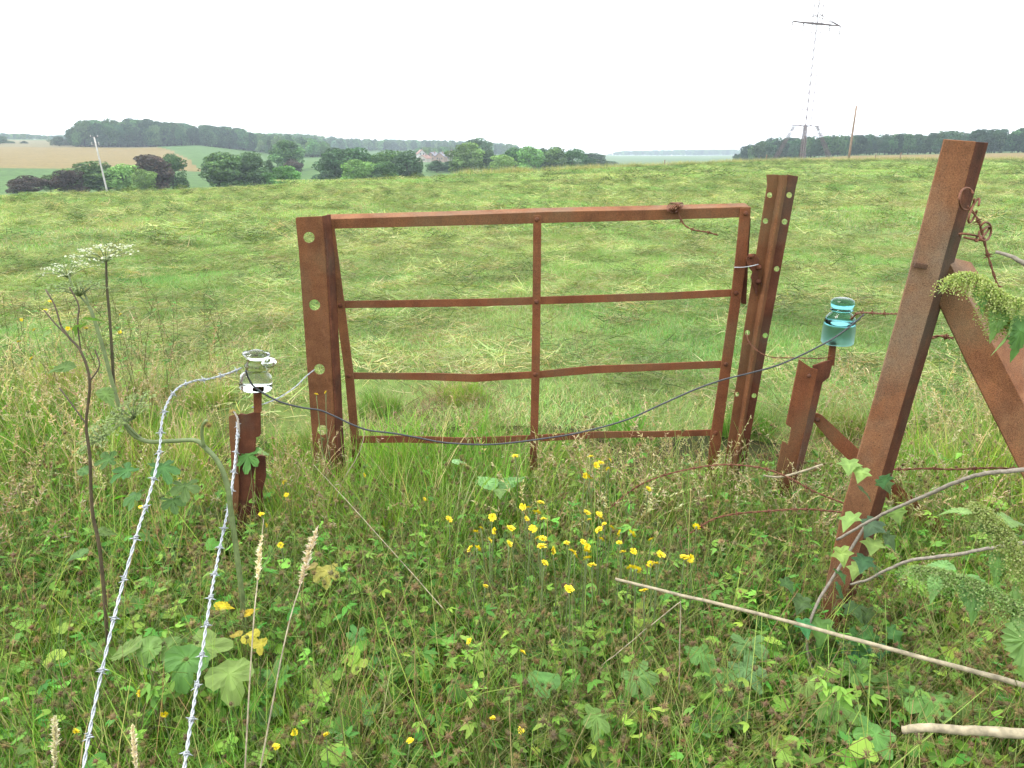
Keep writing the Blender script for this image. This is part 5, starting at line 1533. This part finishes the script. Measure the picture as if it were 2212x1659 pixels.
# leafy plants whose leaves show one by one -------------------------
LG = [(.16, .28, .075), (.18, .30, .085), (.13, .24, .06)]
def leaf_plant(name, label, items, z, stem_to=None, col=None, petiole=True):
    cx = sum(i[0] for i in items) / len(items); cy = max(i[1] for i in items)
    b = onz(cx, cy + 30, z); gz = ground(b.x, b.y); root = Vector((b.x, b.y + .02, gz))
    e = empty(name, root, label, "plant")
    mb = MB()
    for i, it in enumerate(items):
        x, y, kind, size, a, pit = it[:6]
        c = it[6] if len(it) > 6 else (col or gr.choice(LG))
        p = onz(x, y, z + gr.uniform(-.02, .02))
        start = p - Vector((math.cos(a) * math.cos(pit), math.sin(a) * math.cos(pit), math.sin(pit))) * size * .5
        leaf_obj(e, kind, start, a, pit, size, c, gr.gauss(0, .2), gr.uniform(.3, .7), gr.uniform(.1, .3), int(x * 3 + y))
        stem_geo3(mb, [root, root.lerp(start, .6) + Vector((0, 0, .02)), start], .0022, (.16, .20, .07), 4)
    add("stem", mb.mesh("stem", FOL, True), e)
    return e
D = -PI / 2
YEL = (.55, .40, .03)
leaf_plant("lobed_weed", "pale green plant with broad soft leaves between the two galvanised barbed wires",
  [(268, 1402, 'broad', .105, 3.0, -.15), (320, 1405, 'broad', .085, D - .2, -.5), (398, 1440, 'palm3', .115, D - .1, -.6), (455, 1392, 'palm3', .11, .35, .1), (498, 1468, 'palm3', .11, D + .5, -.5), (362, 1400, 'broad', .08, D + .3, -.3)], .20)
leaf_plant("yellowing_weed", "yellowed withering leaves beside the pale broad-leaved plant",
  [(482, 1308, 'ovate', .055, .1, -.1, YEL), (538, 1322, 'ovate', .05, .9, .3, YEL), (543, 1378, 'palm3', .05, D + .7, -.3, (.42, .33, .05)), (562, 1395, 'palm3', .045, D, -.4, (.38, .29, .05)), (508, 1368, 'ovate', .05, 2.6, 0, (.40, .36, .06))], .18)
leaf_plant("lobed_weed", "large lobed weed leaves in the lower right corner under the dead stalk",
  [(1812, 1540, 'geran', .11, D - .3, -.25), (1864, 1465, 'geran', .10, D + .3, -.3), (1945, 1492, 'geran', .10, D, -.3), (2088, 1538, 'geran', .115, D + .2, -.2), (2005, 1530, 'palm5', .11, D - .6, -.3), (1750, 1490, 'palm5', .09, D, -.3), (1890, 1600, 'palm5', .10, D - .5, -.2)], .08)
leaf_plant("lobed_weed", "bright lobed leaves in the weeds left of the dead stalk's middle",
  [(1517, 1420, 'palm5', .085, D + .3, -.1, (.15, .28, .07)), (1617, 1405, 'geran', .10, D - .2, -.2, (.13, .25, .08)), (1622, 1458, 'geran', .10, D + .5, -.3, (.12, .23, .085)), (1570, 1470, 'palm5', .08, D, -.3)], .14)
leaf_plant("lobed_weed", "three bright lobed leaves low in the middle foreground",
  [(1387, 1472, 'geran', .09, D + .4, -.2, (.13, .25, .075)), (1174, 1478, 'palm3', .085, D - .3, -.2, (.15, .27, .07)), (1290, 1560, 'palm5', .075, D, -.3, (.12, .22, .06))], .13)
leaf_plant("dock_plant", "two upright pale dock leaves at the foot of the gate's middle bar",
  [(1052, 1040, 'broad', .10, 2.3, .5, (.20, .34, .12)), (1106, 1040, 'broad', .13, .7, .45, (.20, .34, .12)), (1080, 1062, 'ovate', .07, D, .0, (.16, .28, .09)), (990, 996, 'broad', .06, .2, .1, (.24, .36, .16))], .15)
leaf_plant("withered_leaf", "single large yellowish withered leaf below the hinge-side post",
  [(704, 1240, 'palm5', .085, D + .2, -.2, (.40, .35, .09)), (665, 1225, 'palm3', .06, 2.8, -.1, (.36, .30, .10))], .14)
leaf_plant("thistle_plant", "jagged green leaves growing up the front of the left short post",
  [(533, 995, 'geran', .10, D - .1, -.9, (.13, .24, .06)), (508, 985, 'palm5', .075, 2.9, -.1, (.14, .24, .08)), (560, 975, 'palm3', .07, .2, .1, (.14, .24, .08)), (520, 960, 'palm3', .06, 2.4, .2, (.16, .26, .09))], .32)

# ivy ----------------------------------------------------------------
ivy = empty("ivy_vine", onz(1790, 1420, -.16), "ivy climbing the foot of the leaning rusty post", "ivy")
tube("stem", catmull(P_([(1880, 1118), (1864, 1144), (1825, 1207), (1790, 1262), (1767, 1300), (1745, 1363), (1748, 1426), (1768, 1465), (1787, 1489)], 2.0, 1.85), 5), .0045, GREYTWIG, ivy, 6)
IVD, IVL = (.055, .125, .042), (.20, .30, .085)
Z8 = lambda x, y: (1621.5 + x * .4857, 853 + y * .4857)
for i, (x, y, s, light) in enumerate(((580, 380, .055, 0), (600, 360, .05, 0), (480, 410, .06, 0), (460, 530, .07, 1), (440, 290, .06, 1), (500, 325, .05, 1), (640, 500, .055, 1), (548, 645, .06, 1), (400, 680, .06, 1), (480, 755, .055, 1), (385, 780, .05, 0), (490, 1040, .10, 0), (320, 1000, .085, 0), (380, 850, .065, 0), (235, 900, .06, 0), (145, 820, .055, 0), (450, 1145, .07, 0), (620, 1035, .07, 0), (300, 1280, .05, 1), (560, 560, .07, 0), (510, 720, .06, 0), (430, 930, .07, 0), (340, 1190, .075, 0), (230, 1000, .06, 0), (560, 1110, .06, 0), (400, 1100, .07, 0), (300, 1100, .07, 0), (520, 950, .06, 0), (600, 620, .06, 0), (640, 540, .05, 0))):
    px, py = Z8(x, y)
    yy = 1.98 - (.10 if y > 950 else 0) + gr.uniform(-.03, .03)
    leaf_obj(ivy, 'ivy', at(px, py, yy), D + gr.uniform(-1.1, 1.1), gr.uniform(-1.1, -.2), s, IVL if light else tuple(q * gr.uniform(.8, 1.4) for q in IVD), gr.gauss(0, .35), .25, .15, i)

# nettles --------------------------------------------------------------
def nettle(label, shoots, leaves, seed, root):
    e = empty("nettle", root, label, "plant")
    g = np.random.default_rng(seed)
    for k, pts in enumerate(shoots):
        P = catmull(pts, 10)
        tube("stem", P, .0026, STEMGREEN, e, 5)
        mb = MB()
        for i in range(0, len(P) - 1):
            for c in range(20):
                a = g.uniform(0, 6.28); p = P[i].lerp(P[i + 1], g.uniform()); l = g.uniform(.015, .052)
                for q in range(9):
                    t = q / 8
                    c0 = p + Vector((math.cos(a) * l * .75 * math.sin(t * 1.6), math.sin(a) * l * .75 * math.sin(t * 1.6), .006 - t * t * l * .9)) + Vector(g.normal(0, .0022, 3))
                    s = g.uniform(.0013, .0026); n = Vector(g.normal(0, 1, 3)).normalized(); u = n.orthogonal().normalized(); w = n.cross(u)
                    mb.add([c0 - u * s, c0 - w * s, c0 + u * s, c0 + w * s], [(0, 1, 2, 3)], pick(1, [(.31, .38, .14), (.27, .35, .11), (.33, .36, .16), (.24, .34, .10)], .15, g)[0])
        add("catkins", mb.mesh("catkins", FOL), e)
    for i, (p, a, pit, s) in enumerate(leaves):
        leaf_obj(e, 'nettle', p, a, pit, s, (.17, .30, .10), g.normal(0, .3), .8, .2, seed + i)
    return e
Yn = 1.42
nettle("flowering nettle with pale catkins leaning in from the right edge below the dead branch",
  [P_([(1972, 1232), (2020, 1236), (2075, 1250), (2125, 1268), (2180, 1300), (2245, 1340), (2290, 1420)], Yn, Yn - .12), P_([(2108, 1092), (2132, 1110), (2160, 1140), (2185, 1180), (2208, 1225), (2240, 1290)], Yn + .02, Yn - .06)],
  [(at(2065, 1228, Yn), 2.9, .2, .06), (at(2095, 1240, Yn - .04), D, -.9, .085), (at(2185, 1265, Yn - .05), D + .2, -.9, .085), (at(2115, 1150, Yn), .0, .35, .07), (at(2150, 1130, Yn), .2, .2, .07), (at(2020, 1240, Yn - .03), D - .3, -.8, .05), (at(2150, 1190, Yn), D, -.9, .06), (at(2212, 1330, Yn - .1), D - .1, -1.1, .12), (at(2100, 1110, Yn), 2.9, .3, .05)], 5, onz(2260, 1560, -.16))
nettle("nettle shoot drooping in from the right edge in front of the brace",
  [P_([(2052, 606), (2085, 596), (2120, 606), (2150, 630), (2190, 650), (2260, 655)], 1.78, 1.70), P_([(2140, 640), (2150, 665), (2165, 690), (2175, 705)], 1.75, 1.76)],
  [(at(2190, 640, 1.73), D + .2, -1.1, .11), (at(2120, 615, 1.76), D - .3, -.9, .055), (at(2080, 600, 1.78), 3.0, -.2, .05), (at(2160, 660, 1.74), D - .4, -1.0, .07), (at(2205, 680, 1.72), D, -1.2, .09)], 6, onz(2300, 1500, -.16))

# dead stalks, twigs and straws ------------------------------------------
def stick(name, label, pts, y0, y1, r0, r1, mat, sides=7, cat="stalk", z=None):
    P = catmull(P_(pts, y0, y1), 6); n = len(P)
    g = random.Random(len(label))
    P = [p + Vector((g.gauss(0, .0007), 0, g.gauss(0, .0007))) for p in P]
    return tag(tube(name, P, [(r0 + (r1 - r0) * i / (n - 1)) * (1.0 + .10 * g.random() + (.12 if g.random() < .06 else 0)) for i in range(n)], mat, None, sides), label, cat)
stick("dead_stalk", "long straight bleached dead stalk lying across the right foreground", [(1328, 1251), (1622, 1322), (1900, 1396), (2156, 1465), (2400, 1534)], 1.74, 1.34, .0036, .0066, DEADSTALK)
stick("dead_stalk", "thick short dead stalk poking in from the lower right edge", [(1951, 1577), (1990, 1572), (2060, 1576), (2140, 1581), (2300, 1590), (2480, 1605)], 1.36, 1.28, .0085, .0115, DEADSTALK, 8)
stick("dead_branch", "thin grey dead branch rising right from the leaning post's foot", [(1808, 1166), (1860, 1136), (1913, 1108), (1960, 1087), (2010, 1066), (2060, 1044), (2107, 1028), (2160, 1019), (2260, 1012)], 1.92, 1.55, .0035, .0058, GREYTWIG, 6, "branch")
stick("dead_branch", "thin dead twig below the grey branch, ending at the nettle", [(1838, 1262), (1880, 1250), (1913, 1232), (1971, 1210), (2058, 1199), (2146, 1183), (2230, 1170)], 1.78, 1.55, .0030, .0048, GREYTWIG, 6, "branch")
stick("dead_branch", "short pale twig lying at the foot of the notched short post", [(1650, 1028), (1684, 1030), (1720, 1022), (1777, 1004)], 2.7, 2.75, .004, .005, DEADSTALK, 6, "branch")
stick("dead_branch", "dark twig showing at the right edge above the brace", [(2150, 545), (2180, 552), (2212, 570), (2260, 600)], 1.75, 1.7, .0035, .006, GREYTWIG, 6, "branch")
stick("dry_straw", "long bent straw leaning down in front of the hinge stile", [(787, 924), (785, 950), (770, 990), (740, 1040), (722, 1100), (716, 1150)], 2.9, 2.75, .0013, .0018, DEADSTALK, 5)
stick("dry_straw", "long straight straw slanting from the hinge post's foot to the middle foreground", [(678, 1004), (760, 1094), (860, 1205), (957, 1314)], 2.7, 2.0, .0010, .0016, DEADSTALK, 5)
stick("dry_straw", "sharply bent straw standing below the left tip of the dead stalk", [(1300, 1438), (1380, 1372), (1462, 1306), (1469, 1303), (1470, 1320), (1468, 1400), (1467, 1490)], 1.62, 1.62, .0011, .0015, DEADSTALK, 5)
stick("dead_flower_stem", "greyish dried flower stem against the left short post", [(505, 888), (513, 905), (516, 930), (512, 965), (508, 1010), (500, 1060), (497, 1130)], 2.60, 2.4, .0035, .006, GREYTWIG, 6)
for i, (x, y, yy, lab) in enumerate(((502, 889, 2.60, "dried brown seed head on the dead stem by the left short post"), (449, 917, 1.99, "withered brown flower head on the bent hogweed branch"))):
    mb = MB(); burr_geo(mb, at(x, y, yy), .016, gr, np.random.default_rng(i), np.array((.42, .30, .13))); burr_geo(mb, at(x + 3, y + 2, yy), .012, gr, np.random.default_rng(i + 5), np.array((.40, .27, .12)))
    tag(add("seed_head", mb.mesh("seed_head", FOL)), lab, "seed head")
def plume(label, pts, y0, y1, h0, h1, seed, fat=.013):
    """dead grass: a stem and a pale fluffy head between the two fractions"""
    P = catmull(P_(pts, y0, y1), 8); n = len(P)
    g = np.random.default_rng(seed)
    e = empty("plumed_grass", Vector((P[0].x, P[0].y, ground(P[0].x, P[0].y))), label, "grass", "dead plumed grasses")
    tube("stem", P, [.0022 - .0012 * i / (n - 1) for i in range(n)], DEADSTALK, e, 5)
    mb = MB(); m = 260
    tt = g.uniform(h0, h1, m)
    pos = np.array([tuple(P[min(int(t * (n - 1)), n - 2)].lerp(P[min(int(t * (n - 1)) + 1, n - 1)], t * (n - 1) % 1)) for t in tt])
    k = np.sin(PI * np.clip((tt - h0) / (h1 - h0), .03, .97)) ** .7
    strip_add(mb, pick(m, [(.62, .54, .42), (.70, .63, .52), (.52, .44, .32)], .12, g), pos, g.uniform(0, 6.28, m), g.uniform(.2, 1.1, m), g.uniform(0, .6, m), fat * g.uniform(.5, 1.3, m) * (.35 + .65 * k), .0042, S=2, prof='leaf', roll=g.uniform(-1.5, 1.5, m))
    add("plume", mb.mesh("plume", FOL), e)
plume("dead grass stem with a plump white plume below the hinge post, right of two", [(557, 1690), (585, 1540), (610, 1410), (630, 1325), (650, 1260), (668, 1195), (688, 1135)], 1.32, 1.62, .66, .97, 1, .017)
plume("slender dead grass stem with a narrow white plume, left of two", [(528, 1690), (538, 1500), (549, 1330), (555, 1270), (560, 1210), (570, 1120)], 1.32, 1.68, .66, .92, 2, .012)
plume("short pale grass plume at the bottom left corner, left of two", [(112, 1720), (118, 1640), (120, 1590), (117, 1545)], 1.22, 1.3, .25, .98, 3, .013)
plume("short pale grass plume at the bottom left, right of two", [(300, 1720), (294, 1660), (290, 1610), (286, 1565)], 1.22, 1.3, .2, .98, 4, .010)
